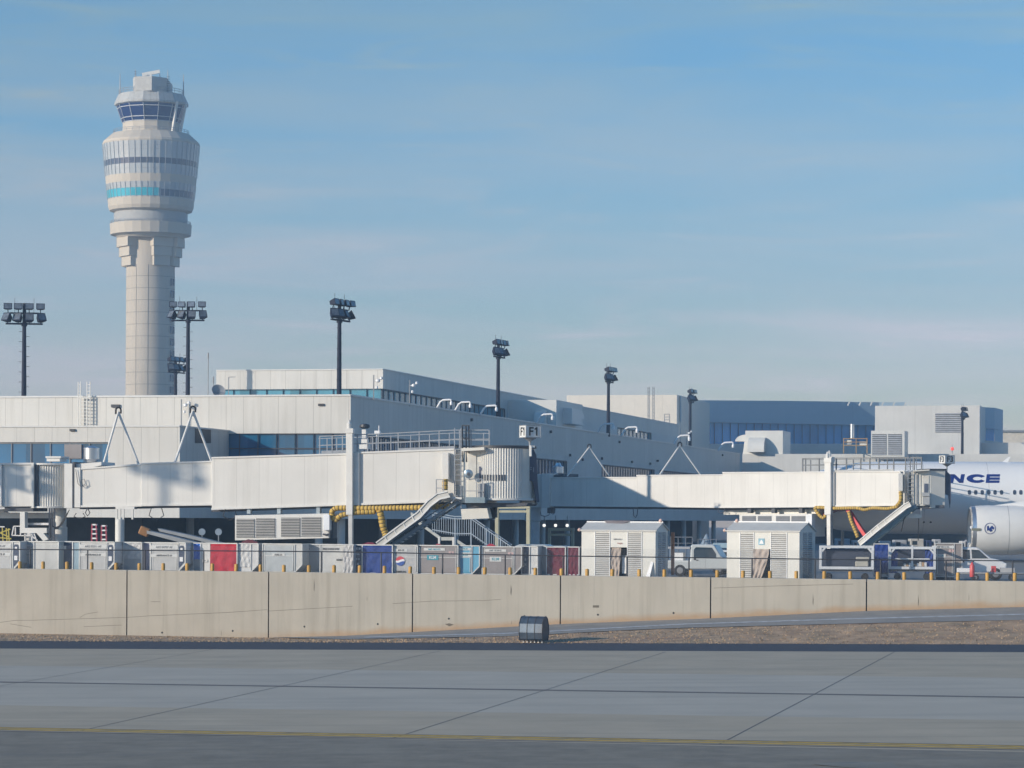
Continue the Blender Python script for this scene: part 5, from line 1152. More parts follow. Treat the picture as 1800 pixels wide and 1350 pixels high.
for a, b in (((24, 925), (36, 925)), ((24, 925), (21, 941)), ((21, 941), (58, 942)), ((27, 927), (27, 941)), ((36, 925), (36, 941)), ((44, 938), (44, 980)), ((50, 938), (66, 950)), ((60, 938), (66, 955)), ((56, 938), (56, 980))): mb.bar(pl.hit(*a), pl.hit(*b), .07)
mb.build('frame', CW, wf); mb = MB(); mb.rect(pl, 46, 54, 936, 950, .8, -.2); mb.build('box', BTRIM, wf)

# ================= cargo containers
random.seed(11)
def cm(nm, c, **k): return mat(nm, c, .6, var=.08, scale=2, bump=k.pop('bump', .25), **k)
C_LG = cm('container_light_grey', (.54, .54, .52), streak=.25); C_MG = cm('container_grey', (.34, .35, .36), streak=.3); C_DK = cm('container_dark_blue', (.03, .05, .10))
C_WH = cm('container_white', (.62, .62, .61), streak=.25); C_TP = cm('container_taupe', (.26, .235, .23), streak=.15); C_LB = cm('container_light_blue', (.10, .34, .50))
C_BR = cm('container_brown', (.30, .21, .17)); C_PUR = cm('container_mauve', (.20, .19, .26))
T_RED = mat('red_tarpaulin', (.46, .012, .03), .8, var=.12, scale=2, bump=.6); T_BLU = mat('blue_tarpaulin', (.008, .04, .22), .8, var=.15, scale=2, bump=.8); T_DKR = mat('dark_red_tarpaulin', (.13, .012, .03), .8, var=.2, scale=2, bump=.9)
T_SIL = mat('silver_wrap', (.48, .47, .46), .35, var=.2, scale=4, bump=1.0); FRM = mat('container_frame', (.60, .60, .58), .4, metal=.3, var=.1)
def contY(px): return interp([(-100, 166.5), (0, 166), (600, 162.8), (1000, 160.8), (1800, 158)], px)
INK = BLACK
def tarp_mesh(w_, h, amp, seed, drop=0):       # folded cloth: a fine wavy sheet with thickness
    rnd = random.Random(seed); mb = MB(); nx, nz = 26, 16; ph = [rnd.uniform(0, 6.3) for _ in range(6)]
    def y(u, v): return -.02 - amp * (.5 + .5 * math.sin(u * 17 + ph[0] + 2 * math.sin(v * 4 + ph[1]))) * (.3 + .7 * (1 - v)) - amp * .6 * math.sin(u * 7 - v * 9 + ph[2]) ** 2
    vs = [(w_ * i / nx, y(i / nx, j / nz), drop + (h - drop) * j / nz) for j in range(nz + 1) for i in range(nx + 1)]
    mb.add(vs, [(j * (nx + 1) + i, j * (nx + 1) + i + 1, (j + 1) * (nx + 1) + i + 1, (j + 1) * (nx + 1) + i) for j in range(nz) for i in range(nx)])
    return mb
def ake(px0, px1, label, kind='white', cut=True, back=0.0, body=C_LG, front=None, txt=(), ytop=None, tarp=None, side=None, yaw=UY, nm='cargo_container', dep=1.53, frame=True, recess=False, group=None):
    Y = contY(px0) + back; A = P(px0, 980, Y); pl = Plane(A, yaw=yaw); w_ = pl.s_(px1, 980)
    if ytop is None: ytop = interp([(-100, 951.5), (100, 952), (600, 957.5), (1000, 961), (1700, 958)], px0)
    H = pl.hit(px0, ytop).z
    t = thing(nm, label, 'cargo container', (A.x, A.y, 0), yaw, group)
    mb = MB(); mb.b2(.05, w_ - (.45 if cut else .05), .05, dep - .05, .0, .2); mb.build('base_frame', UND, t, local=True)
    ww = .44 if cut else 0; b = w_ - ww
    pts = [(0, 0, .2), (b, 0, .2), (w_, 0, .2 + .45), (w_, 0, H), (0, 0, H)] if cut else [(0, 0, .2), (w_, 0, .2), (w_, 0, H), (0, 0, H)]
    mb = MB(); mb.ext(pts, (0, dep, 0)); mb.build('body', body, t, local=True)
    if frame:
        mb = MB(); n_ = len(pts)
        for i in range(n_):
            p, q = pts[i], pts[(i + 1) % n_]; mb.bar((p[0], -.02, p[2]), (q[0], -.02, q[2]), .06)
            mb.bar((p[0], 0, p[2]), (p[0], dep, p[2]), .05)
        if cut: mb.bar((b, -.02, .2), (b, -.02, H), .05)
        mb.build('frame', FRM, t, local=True)
    if front and not tarp:
        mb = MB(); mb.b2(.08, b - .06, -.03, .0, .27, H - .08); mb.build('door_panel', front, t, local=True)
        mb = MB(); mb.b2(.08, b - .06, -.045, -.03, H * .62, H * .64); mb.b2(.10, .14, -.05, -.03, .3, H - .1); mb.b2(b - .12, b - .08, -.05, -.03, .3, H - .1); mb.build('door_bar', FRM, t, local=True)
    if recess:
        mb = MB(); q = [(b + .07, -.035, .42), (w_ - .09, -.035, .75), (w_ - .09, -.035, H - .28), (w_ - .14, -.035, H - .16), (b + .12, -.035, H - .16), (b + .07, -.035, H - .28)]
        mb.ext(q, (0, .03, 0)); mb.build('end_recess_shade', C_DK, t, local=True)  # raised dark plate; the shade of a recess put into its colour
        mb = MB(); mb.b2(b + .10, b + .3, -.05, -.03, H * .42, H * .56); mb.b2(b + .14, b + .28, -.05, -.03, H * .78, H * .84); mb.build('placard', CW, t, local=True)
    if tarp:
        tm, dr = tarp; mb = tarp_mesh(b - .06, H - .04, .035, int(px0), dr); [setattr(v, 'x', v.x + .03) for v in mb.v]; mb.build('tarpaulin', tm, t, smooth=True, local=True)
    if side:
        mb = MB(); mb.b2(w_ + .004, w_ + .02, .2, dep - .2, .8, H - .15); mb.build('side_panel', side, t, local=True)
    for (s_, sz, u, z, m_, pm) in txt:
        if pm:
            mb = MB(); wd_ = sz * len(s_) * .36 + .1; mb.b2(u * b - wd_, u * b + wd_, -.056, -.046, z * H - sz * .62, z * H + sz * .62); mb.build('placard', pm, t, local=True)
        o = text(s_, sz, m_, t, (u * b, -.062, z * H), (1, 0, 0), local=True, bold=.004)
    return t, w_, H, b
OFFW = mat('placard_white', (.62, .62, .60), .5, var=.05); TEAL = mat('teal_ink', (.03, .28, .36), .5); GINK = mat('grey_ink', (.12, .13, .15), .5)
AFD = cm('mesh_door', (.53, .53, .52), lines=(.07, .07, .012, .35), streak=.15)
def af(px0, px1, code, label):
    return ake(px0, px1, label, recess=True, front=AFD, txt=((code, .17, .5, .86, GINK, OFFW), ('AIRFRANCE ///', .15, .5, .60, INK, OFFW)), body=C_WH)
af(-31, 35, 'AKE 03585 AF', 'white airline cargo container cut off by the left edge of the photo')
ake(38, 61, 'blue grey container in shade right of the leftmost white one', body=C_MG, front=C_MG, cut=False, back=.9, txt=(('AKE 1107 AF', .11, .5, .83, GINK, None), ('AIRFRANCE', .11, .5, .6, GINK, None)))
ake(60, 103, 'plain light grey container with a shaded right part, fourth from the left end', body=C_LG, cut=False, back=.3)
ake(103, 139, 'brown topped container with a small white placard over a dark opening', body=C_DK, cut=False, back=1.0, front=None, txt=(('+', .2, .25, .8, GINK, OFFW),))
t, w_, H, b = ake(128, 141, 'narrow pale blue container edge left of the second white airline container', body=cm('pale_blue', (.25, .36, .43)), cut=False, back=.2)
af(140, 201, 'AKE 03311 AF', 'white airline container marked AKE 03311 AF beside the dark gap')
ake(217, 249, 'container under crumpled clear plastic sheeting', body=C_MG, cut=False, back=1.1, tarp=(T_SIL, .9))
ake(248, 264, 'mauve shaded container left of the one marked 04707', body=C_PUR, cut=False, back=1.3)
af(265, 326, 'AKE 04707 AF', 'white airline container marked AKE 04707 AF beside a blue sheet')
ake(340, 356, 'narrow container draped with a bright blue sheet', body=C_MG, cut=False, back=.8, tarp=(mat('bright_blue_sheet', (.03, .16, .62), .5, bump=.6), .9))
ake(353, 369, 'narrow white container left of the bright red one', body=C_WH, cut=False, back=.5, txt=(('F', .12, .5, .45, GINK, OFFW),))
ake(369, 417, 'container covered by a bright red tarpaulin with dark straps', body=C_LG, cut=False, tarp=(T_RED, .1))
ake(417, 454, 'white wrapped container with a cut lower corner right of the red one', body=C_WH, tarp=(mat('white_wrap', (.56, .56, .55), .5, var=.1, scale=4, bump=.8), .5), cut=True)
ake(462, 531, 'pale grey container with a white frame and small dark lettering', body=C_LG, front=cm('pale_grey_door', (.42, .45, .46), streak=.15), txt=(('ADELTA', .13, .5, .66, INK, OFFW),))
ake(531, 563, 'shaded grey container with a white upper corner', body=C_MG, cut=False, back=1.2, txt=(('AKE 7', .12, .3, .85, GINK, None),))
ake(563, 622, 'white container marked DELTA with crumpled wrapping at its right', body=C_LG, cut=False, front=C_LG, txt=(('AKE 51022 DW', .15, .32, .86, INK, None), ('ADELTA', .15, .62, .52, INK, None)))
ake(603, 622, 'crumpled silver wrapped load standing before the container marked DELTA', body=T_SIL, cut=False, back=-.5, tarp=(T_SIL, .05), nm='wrapped_load', frame=False, dep=.4)
ake(622, 637, 'dark container with rows of white printed labels', body=C_DK, cut=False, back=.1, txt=(('AK 84', .16, .5, .88, CW, None), ('DEL', .14, .5, .70, CW, None), ('8 0', .16, .5, .55, CW, None), ('XI', .16, .5, .40, CW, None)))
ake(637, 690, 'royal blue covered cargo container', body=C_DK, cut=False, tarp=(T_BLU, .15))
t, w_, H, b = ake(690, 734, 'silver wrapped container with a round red white and blue logo', body=T_SIL, cut=False, front=cm('ad_panel', (.42, .42, .42), bump=.6), txt=(('630 KE', .13, .35, .84, INK, OFFW), ('AMSUN', .17, .35, .16, INK, None)))
c_ = Vector((.32 * w_, -.07, H * .50)); rr = .27
def logo_part(lo, hi, m_):
    pts = []; n_ = 16; top = []; bot = []
    for i in range(n_ + 1):
        x = -rr + 2 * rr * i / n_; e = math.sqrt(max(0, rr * rr - x * x)); wv = .05 * math.sin(x / rr * 2.4)
        top.append((x, min(e, max(-e, hi + wv if hi < .5 else e)))); bot.append((x, max(-e, min(e, lo + wv if lo > -.5 else -e))))
    mb = MB(); mb.add([c_ + Vector((x, 0, z)) for x, z in bot + top[::-1]], [(i, i + 1, 2 * n_ - i, 2 * n_ + 1 - i) for i in range(n_)]); mb.build('logo', m_, t, local=True)
logo_part(.07, 1, mat('logo_red', (.55, .04, .06), .5)); logo_part(-.05, .07, CW); logo_part(-1, -.05, mat('logo_blue', (.02, .08, .35), .5))
ake(734, 805, 'taupe container with a teal lettered sign left of the light blue one', body=C_TP, cut=False, front=C_TP, txt=(('AMF 60015 KL', .12, .42, .88, TEAL, OFFW), ('KLM', .22, .38, .62, CW, TEAL), ('S', .14, .84, .78, GINK, mat('pink_placard', (.55, .38, .36), .6))))
ake(805, 843, 'light blue container with a cut corner and white sign reading pool', body=C_LB, cut=True, front=C_LB, txt=(('TPE 81', .12, .5, .90, TEAL, OFFW), ('pool', .2, .5, .72, TEAL, OFFW)))
ake(848, 917, 'taupe container with a white KLM sign right of the light blue one', body=C_TP, cut=True, front=C_TP, ytop=961, txt=(('AMF 60138 KL', .12, .42, .88, GINK, OFFW), ('KLM', .22, .42, .6, TEAL, OFFW), ('B', .14, .9, .78, GINK, MAT['pink_placard'])))
ake(917, 931, 'narrow dark blue container with pale vertical markings', body=C_DK, cut=False, back=.3, txt=(('E', .2, .5, .75, C_MG, None), ('8', .2, .5, .58, C_MG, None), ('X', .2, .5, .42, C_MG, None)))
ake(931, 945, 'narrow white container with a torn lower edge', body=C_WH, cut=False, back=-.2, txt=(('PJ', .12, .4, .3, INK, None),))
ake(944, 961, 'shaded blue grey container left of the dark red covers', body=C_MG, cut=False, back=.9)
ake(961, 994, 'dark red covered container with a bright upper fold', body=C_DK, cut=False, back=.4, tarp=(T_DKR, .1), ytop=961.5)
ake(998, 1018, 'narrow dark red covered container beside the left shed', body=C_DK, cut=False, back=.4, tarp=(T_DKR, .1), ytop=961.5)
# things lying on the containers
for (x0, x1, y, c0, lb) in ((424, 452, 951, (.16, .04, .05), 'dark maroon folded cover lying on top of the containers near the cooling unit'), (762, 778, 958.5, (.5, .05, .08), 'red folded sheet on top of the taupe container'), (853, 872, 958.5, (.5, .05, .08), 'red folded sheet left of the dock gantry, on the container tops'), (634, 664, 956, (.25, .03, .06), 'dark red folded sheet on the royal blue container')):
    Y = contY(x0) + 2.2; p = P(x0, y + 3, Y); q = P(x1, y + 3, Y); t = thing('folded_cover', lb, 'cover', (p.x, p.y, p.z))
    mb = MB(); n_ = 10; L_ = q.x - p.x; top = [(p.x + L_ * i / n_, p.y, p.z + .03 + .16 * math.sin(math.pi * i / n_) + .02 * math.sin(i * 2.1)) for i in range(n_ + 1)]
    mb.ext([(p.x, p.y, p.z - .35)] + top + [(q.x, p.y, p.z - .35)], (0, .9, 0)); mb.build('cloth', mat('cover_%d' % int(x0), c0, .7, bump=.6), t)
# second row behind so that the gaps are filled
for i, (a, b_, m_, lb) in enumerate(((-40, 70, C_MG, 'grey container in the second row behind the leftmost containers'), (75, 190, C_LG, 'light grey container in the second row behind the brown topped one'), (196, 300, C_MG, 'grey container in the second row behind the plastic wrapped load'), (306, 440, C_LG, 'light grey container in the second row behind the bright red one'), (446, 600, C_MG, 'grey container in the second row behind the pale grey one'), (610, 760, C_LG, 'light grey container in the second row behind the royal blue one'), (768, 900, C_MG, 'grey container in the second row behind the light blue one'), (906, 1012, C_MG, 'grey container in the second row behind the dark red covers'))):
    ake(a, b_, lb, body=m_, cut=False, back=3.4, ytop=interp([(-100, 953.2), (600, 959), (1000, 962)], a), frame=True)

# ================= louvred sheds
SHW = mat('shed_white', (.66, .65, .60), .5, var=.04, streak=.12); SHR = mat('shed_roof', (.56, .55, .51), .5, var=.06)
def shed(px0, px1, yaw, Y, label, cols_, depth, ye, yr, kind):
    A = P(px0, 1000, Y); pl = Plane(A, yaw=yaw); w_ = pl.s_(px1, 1000); ze = pl.hit(px0, ye).z; zr = P(px0 + 20, yr, Y + depth / 2).z
    t = thing('louvred_shed', label, 'shed', (A.x, A.y, 0), yaw)
    d = depth; mb = MB()
    k0, k1 = pl.s_(cols_[2], 980), pl.s_(cols_[3], 980); zd = pl.hit(cols_[2], kind['door'], 0).z
    mb.b2(0, k0, 0, .08, 0, ze); mb.b2(k1, w_, 0, .08, 0, ze); mb.b2(k0, k1, 0, .08, zd, ze); mb.b2(0, .08, .08, d, 0, ze); mb.b2(.08, w_ - .08, d - .08, d, 0, ze)
    mb.ext([(w_ - .08, .08, 0), (w_ - .08, d, 0), (w_ - .08, d, ze), (w_ - .08, d / 2, zr), (w_ - .08, 0, ze), (w_ - .08, 0.08, ze - .1)], (.08, 0, 0)); mb.ext([(0, .08, ze - .02), (0, d, ze - .02), (0, d / 2, zr)], (.06, 0, 0))
    mb.build('wall', SHW, t, local=True)
    mb = MB(); mb.ext([(-.08, -.1, ze - .03), (-.08, d / 2, zr), (-.08, d / 2, zr + .05), (-.08, -.1, ze + .03)], (w_ + .16, 0, 0)); mb.ext([(-.08, d + .1, ze - .03), (-.08, d / 2, zr), (-.08, d / 2, zr + .05), (-.08, d + .1, ze + .03)], (w_ + .16, 0, 0)); mb.build('roof', SHR, t, local=True)
    mb = MB(); mb.bar((-.08, d / 2, zr + .05), (w_ + .08, d / 2, zr + .05), .09); mb.build('ridge_cap', CW, t, local=True)
    LVS = mat('shed_louvre', (.58, .57, .54), .55, wave=(1, .11, .02), lines=(0, .11, .028, .6))
    for a, b_ in ((cols_[1], cols_[2]), (cols_[3], cols_[4])):
        s0, s1 = pl.s_(a, 980), pl.s_(b_, 980); mb = MB(); mb.b2(s0 + .03, s1 - .03, -.012, -.002, .05, ze - .12); mb.build('louvre_panel', LVS, t, local=True)
    s_r = mat('shed_side_louvre', (.50, .49, .47), .55, wave=(1, .11, .02), lines=(0, .11, .03, .5)); mb = MB(); mb.b2(w_ + .002, w_ + .012, d * .22, d * .48, .05, ze - .08); mb.b2(w_ + .002, w_ + .012, d * .54, d * .80, .05, ze - .08); mb.build('side_louvre', s_r, t, local=True)
    mb = MB()
    for a in cols_[1:5]: s_ = pl.s_(a, 980); mb.bar((s_, -.015, 0), (s_, -.015, ze - .03), .035)
    mb.bar((0, -.02, ze - .04), (w_, -.02, ze - .04), .06); mb.build('corner_trim', CW, t, local=True)
    return t, pl, w_, ze, zr, k0, k1, zd, d
TAN = mat('tan_curtain', (.42, .35, .30), .7, bump=.6)
t, pl, w_, ze, zr, k0, k1, zd, d = shed(1022, 1152, R(-20), 161, 'white louvred shed with a dented ridge and half open tan curtain, left one', [1022, 1046, 1072, 1103, 1128, 1152], 2.4, 932, 919, dict(door=962))
mb = MB(); mb.b2(k0, k1, .9, 1.0, 0, zd); mb.build('interior_wall', DARKIN, t, local=True)
mb = tarp_mesh(k1 - k0, zd, .07, 5); [setattr(v, 'x', v.x * (.62 - .12 * (1 - v.z / zd)) + k0) for v in mb.v]; [setattr(v, 'y', v.y + .12) for v in mb.v]; mb.build('curtain', TAN, t, smooth=True, local=True)
mb = MB(); mb.b2(k1 - .42, k1 - .12, .3, .6, .3, 1.3); mb.b2(k1 - .38, k1 - .15, .28, .3, .6, .65); mb.build('white_crate', CW, t, local=True)
text('ARRIVALS', .12, GINK, t, ((k0 + k1) / 2 - .05, -.02, ze - .5), (1, 0, 0), local=True); text('freight', .12, mat('red_ink', (.4, .15, .12), .6), t, ((k0 + k1) / 2 + .08, -.02, ze - .72), (1, 0, 0), local=True)
mb = MB(); mb.ext([(w_ * .22, d / 2 - .05, zr + .12), (w_ * .58, d / 2 - .05, zr + .12), (w_ * .5, d / 2 - .25, zr - .02), (w_ * .38, d / 2 - .32, zr - .12), (w_ * .27, d / 2 - .2, zr - .02)], (0, .03, .02)); mb.build('roof_dent', mat('dent_brown', (.20, .17, .17), .8), t, local=True)
for (x, z) in ((-.12, ze), (w_ * .985, zr + .12)):
    mb = MB(); mb.lathe((x, 0 if x < 0 else d / 2, z), [(0, -.08), (.1, -.05), (.12, .03), (.06, .12), (0, .13)], 10); mb.build('corner_lamp', mat('pinkish_lamp', (.65, .45, .38), .5), t, smooth=True, local=True)
mb = MB(); mb.ext([(w_ - .55, -.2, .02), (w_ - .25, -.35, .02), (w_ - .12, -.03, .95), (w_ - .25, -.02, 1.0)], (.02, .03, 0)); mb.build('loose_sheet', CW, t, local=True)
mb = MB(); mb.bar((w_ + .2, d + .3, .2), (w_ + .2, d + .3, ze - .1), .16); mb.build('orange_post', mat('orange_post', (.5, .2, .1), .6), t, local=True)
t, pl, w_, ze, zr, k0, k1, zd, d = shed(1277.5, 1405, R(-25), 161, 'white louvred shed with a small blue emblem and bulging tan curtain, right one', [1277.5, 1301, 1325, 1355, 1383, 1405], 2.7, 933, 919, dict(door=965))
mb = MB(); mb.b2(k0, k1, .9, 1.0, 0, zd); mb.build('interior_wall', DARKIN, t, local=True)
mb = tarp_mesh(k1 - k0, zd, .08, 9); [setattr(v, 'x', k0 + v.x * (.92 - .45 * (1 - v.z / zd) ** 1.5)) for v in mb.v]; [setattr(v, 'y', v.y - .08 * (1 - v.z / zd)) for v in mb.v]; mb.build('curtain', TAN, t, smooth=True, local=True)
mb = MB(); e = (k0 + k1) / 2 - .05; mb.b2(e - .18, e + .18, -.022, -.003, ze - .78, ze - .42); mb.build('emblem_plate', mat('emblem_blue', (.22, .42, .52), .5), t, local=True)
mb = MB(); mb.ext([(e - .13, -.028, ze - .72), (e + .13, -.028, ze - .72), (e + .09, -.028, ze - .6), (e, -.028, ze - .48), (e - .09, -.028, ze - .6)], (0, .005, 0)); mb.build('emblem_mark', CW, t, local=True)
for (x, y_, z) in ((-.12, 0, ze), (.1, d / 2, zr + .1)):
    mb = MB(); mb.lathe((x, y_, z), [(0, -.08), (.1, -.05), (.12, .03), (.06, .12), (0, .13)], 10); mb.build('corner_lamp', MAT['pinkish_lamp'], t, smooth=True, local=True)

# ================= vehicles
TYRE = mat('tyre', (.02, .02, .022), .85); CGL = mat('car_glass', (.03, .05, .07), .1); CHR = mat('hubcap', (.45, .45, .46), .35, metal=.7)
def vehicle(name, label, cat, px, Y, yaw, prof, wid, wheels, glass, paint, parts=(), z=0, wr_=.36, s=1.0):
    p = P(px, 980, Y); t = thing(name, label, cat, (p.x, p.y, z), yaw)
    mb = MB(); mb.ext([(x * s, 0, h * s) for x, h in prof], (0, wid, 0)); mb.build('body', paint, t, bevel=.06, smooth='auto', local=True)
    for g in glass:
        mb = MB(); mb.ext([(x * s, -.015, h * s) for x, h in g], (0, wid + .03, 0)); mb.build('window', CGL, t, local=True)
    for wx in wheels:
        for wy in (-.02, wid - .2):
            M = Matrix.Rotation(R(90), 3, 'X'); mb = MB(); mb.lathe((wx * s, wy + .11, wr_), [(0, -.11), (wr_ * .9, -.11), (wr_, -.07), (wr_, .07), (wr_ * .9, .11), (0, .11)], 24, m=M); w = mb.build('wheel', TYRE, t, smooth='auto', local=True)
            mb = MB(); mb.lathe((wx * s, wy + .11, wr_), [(0, .125), (wr_ * .5, .12), (wr_ * .55, .1)], 18, m=M); mb.build('rim', CHR, w, local=True)
    for nm, bx_, m_ in parts:
        mb = MB(); mb.b2(*[v * s if i not in (2, 3) else v for i, v in enumerate(bx_)]); mb.build(nm, m_, t, bevel=.015, local=True)
    return t
VW = mat('pale_truck_paint', (.50, .53, .53), .35, var=.03, coat=.4); VW2 = mat('white_car_paint', (.70, .71, .72), .3, var=.03, coat=.5)
RL = mat('rear_lamp', (.45, .03, .03), .3); HLT = mat('head_lamp', (.6, .62, .64), .15)
# service truck between the sheds, facing right
vehicle('service_truck', 'pale grey green service truck with a large cab window between the two sheds', 'truck', 1172, 168, R(-14),
    [(0, .45), (4.7, .45), (4.75, .75), (4.7, 1.0), (3.45, 1.12), (3.25, 1.2), (2.85, 1.85), (2.7, 1.9), (1.5, 1.9), (1.42, 1.8), (1.4, .95), (0, .95)], 1.9, (.8, 3.9),
    [[(1.62, 1.15), (2.95, 1.15), (2.95, 1.35), (2.7, 1.72), (1.75, 1.74), (1.62, 1.6)]], VW,
    [('flatbed_rack', (-.1, 1.4, -.05, 1.95, 1.62, 1.76), mat('rack_grey', (.35, .36, .38), .5)), ('rack_post', (-.05, .03, 0, .1, .95, 1.62), UND), ('tool_box', (.35, .95, .2, .8, .95, 1.4), CW), ('side_box', (-.1, .4, .1, .9, .6, .9), CW), ('door_handle', (1.75, 1.9, -.03, 0, .95, 1.0), BLACK), ('fuel_cap', (1.62, 1.76, -.02, 0, .98, 1.1), DKM), ('headlight', (4.68, 4.77, .15, .5, .72, .9), HLT), ('headlight', (4.68, 4.77, 1.4, 1.75, .72, .9), HLT), ('door_seam', (2.3, 2.32, -.006, 0, .5, 1.15), GREYM)])
vehicle('van', 'dark windowed vehicle half hidden between service truck and right shed', 'van', 1246, 173, R(-14),
    [(0, .4), (2.6, .4), (2.6, .9), (2.0, 1.0), (1.6, 1.5), (0, 1.55)], 1.7, (.6, 2.1), [[(.1, 1.0), (1.6, 1.0), (1.45, 1.4), (.1, 1.42)]], VW2, [('roof_box', (.2, 1.5, .2, 1.4, 1.65, 1.95), mat('pale_blue', (.25, .36, .43)))])
# white pickup at right facing away
vehicle('pickup', 'white pickup with dark glass parked in front of the jet engine', 'car', 1688, 162, R(-6),
    [(-1.6, .45), (2.5, .45), (2.62, .7), (2.55, 1.0), (2.2, 1.17), (1.7, 1.27), (1.05, 1.81), (.9, 1.87), (0, 1.87), (-.1, 1.1), (-1.6, 1.1)], 1.7, (-.9, 2.0),
    [[(.08, 1.2), (.55, 1.2), (.52, 1.72), (.08, 1.75)], [(.66, 1.24), (1.58, 1.24), (1.05, 1.72), (.62, 1.74)]], VW2,
    [('headlight', (2.48, 2.6, -.01, .3, .8, .98), HLT), ('bumper', (2.45, 2.7, -.02, 1.7, .45, .62), GREYM), ('door_handle', (.12, .24, -.03, 0, 1.02, 1.07), BLACK), ('door_seam', (.6, .615, -.006, 0, .5, 1.24), GREYM)], s=1.0)
vehicle('flat_dolly', 'low flat dolly with scattered items in front of the white pickup', 'dolly', 1683, 159.4, R(-6), [(0, .38), (4.2, .38), (4.2, .5), (0, .5)], 1.3, (1.0, 3.1), [], GREYM, [('white_box', (0.0, .9, .2, .8, .5, .72), CW), ('grey_box', (2.4, 3.2, .2, .8, .5, .75), mat('grey_box', (.4, .4, .4), .6)), ('red_crate', (1.9, 2.15, .1, .5, .5, .85), mat('bright_red', (.6, .06, .06), .5))], wr_=.2)
p = P(1709, 990, 158.6); ex = thing('fire_extinguisher', 'red upright fire extinguisher standing left of the white pickup bonnet', 'extinguisher', (p.x, p.y, .2))
mb = MB(); mb.lathe((p.x, p.y, .25), [(0, 0), (.13, 0), (.14, .05), (.14, .62), (.08, .74), (.04, .78), (.04, .84), (0, .85)], 16); mb.build('cylinder', mat('extinguisher_red', (.6, .07, .07), .4), ex, smooth='auto'); mb = MB(); mb.bar((p.x, p.y, 1.08), (p.x + .1, p.y, 1.12), .05); mb.b2(p.x - .02, p.x + .18, p.y - .1, p.y + .1, 0, .25); mb.build('handle', BLACK, ex)
# cars behind the containers
for px, lb in ((890, 'left of two pale cars whose roofs show above the container tops'), (930, 'right of two pale cars whose roofs show above the container tops')):
    vehicle('parked_car', lb, 'car', px, 190, R(-13.65), [(0, .4), (4.2, .4), (4.3, .8), (3.4, 1.0), (2.9, 1.55), (2.6, 1.66), (.9, 1.66), (.5, 1.5), (.1, 1.0), (0, .9)] if px < 900 else [(0, .4), (4.2, .4), (4.3, .8), (3.5, .95), (2.6, 1.5), (2.2, 1.58), (1.0, 1.56), (.5, 1.2), (0, .9)], 1.7, (.8, 3.4), [[(.7, 1.08), (1.6, 1.08), (1.6, 1.5), (.95, 1.5)], [(1.75, 1.08), (2.9, 1.08), (2.6, 1.5), (1.75, 1.5)]] if px < 900 else [[(.8, 1.0), (2.9, 1.0), (2.4, 1.42), (1.1, 1.42)]], mat('silver_car_paint', (.42, .46, .48), .3, coat=.4))

# ================= cage dollies at the right
def cage(px0, px1, Y, label, yt, yb, mid=False, load=None):
    pl = Plane(P(px0, 980, Y), yaw=R(-8)); A = pl.A; w_ = pl.s_(px1, 980); zt, zb_ = pl.hit(px0, yt).z, pl.hit(px0, yb).z
    t = thing('cage_dolly', label, 'dolly', (A.x, A.y, 0), R(-8)); d = 1.6; FM = mat('dolly_white', (.60, .62, .64), .45)
    mb = MB()
    for y_ in (0, d):
        for z in (zb_, zt): mb.bar((0, y_, z), (w_, y_, z), .15 if z == zb_ else .13)
        for x in (.07, w_ - .07): mb.bar((x, y_, zb_), (x, y_, zt), .14)
        for x, sx in ((.07, 1), (w_ - .07, -1)): mb.bar((x, y_, zt - .35), (x + sx * .3, y_, zt), .1)
    for x in (.07, w_ - .07):
        for z in (zb_, zt): mb.bar((x, 0, z), (x, d, z), .12)
    if mid: mb.bar((w_ / 2, -.02, zb_), (w_ / 2, -.02, zt + .15), .11); mb.bar((.35, -.02, zt - .62), (w_ - .35, -.02, zt - .62), .08)
    mb.build('frame', FM, t, local=True)
    mb = MB(); mb.b2(.1, w_ - .1, .1, d - .1, zb_ - .2, zb_ - .05); mb.build('deck', UND, t, local=True)
    for x in (.5, w_ - .5):
        for y_ in (.15, d - .15):
            M = Matrix.Rotation(R(90), 3, 'X'); mb = MB(); mb.lathe((x, y_, .2), [(0, -.07), (.19, -.07), (.2, 0), (.19, .07), (0, .07)], 18, m=M); mb.build('wheel', TYRE, t, local=True)
    mb = MB(); mb.bar((w_, d / 2, .35), (w_ + .7, d / 2, .3), .08); mb.build('tow_bar', GREYM, t, local=True)
    if load: load(t, w_, d, zb_, zt)
    return t
def load1(t, w_, d, z0, z1):
    mb = MB(); mb.b2(.2, w_ - .2, .35, d - .1, z0, z1 - .12); mb.build('dark_cover', mat('navy_cover', (.03, .04, .07), .6), t, local=True)
    mb = MB(); mb.b2(w_ * .66, w_ * .9, .1, .34, z0 + .08, z0 + .38); mb.b2(w_ * .67, w_ * .92, .1, .33, z0 + .42, z0 + .62); mb.build('tan_parcel', mat('parcel', (.42, .40, .34), .7), t, bevel=.05, local=True)
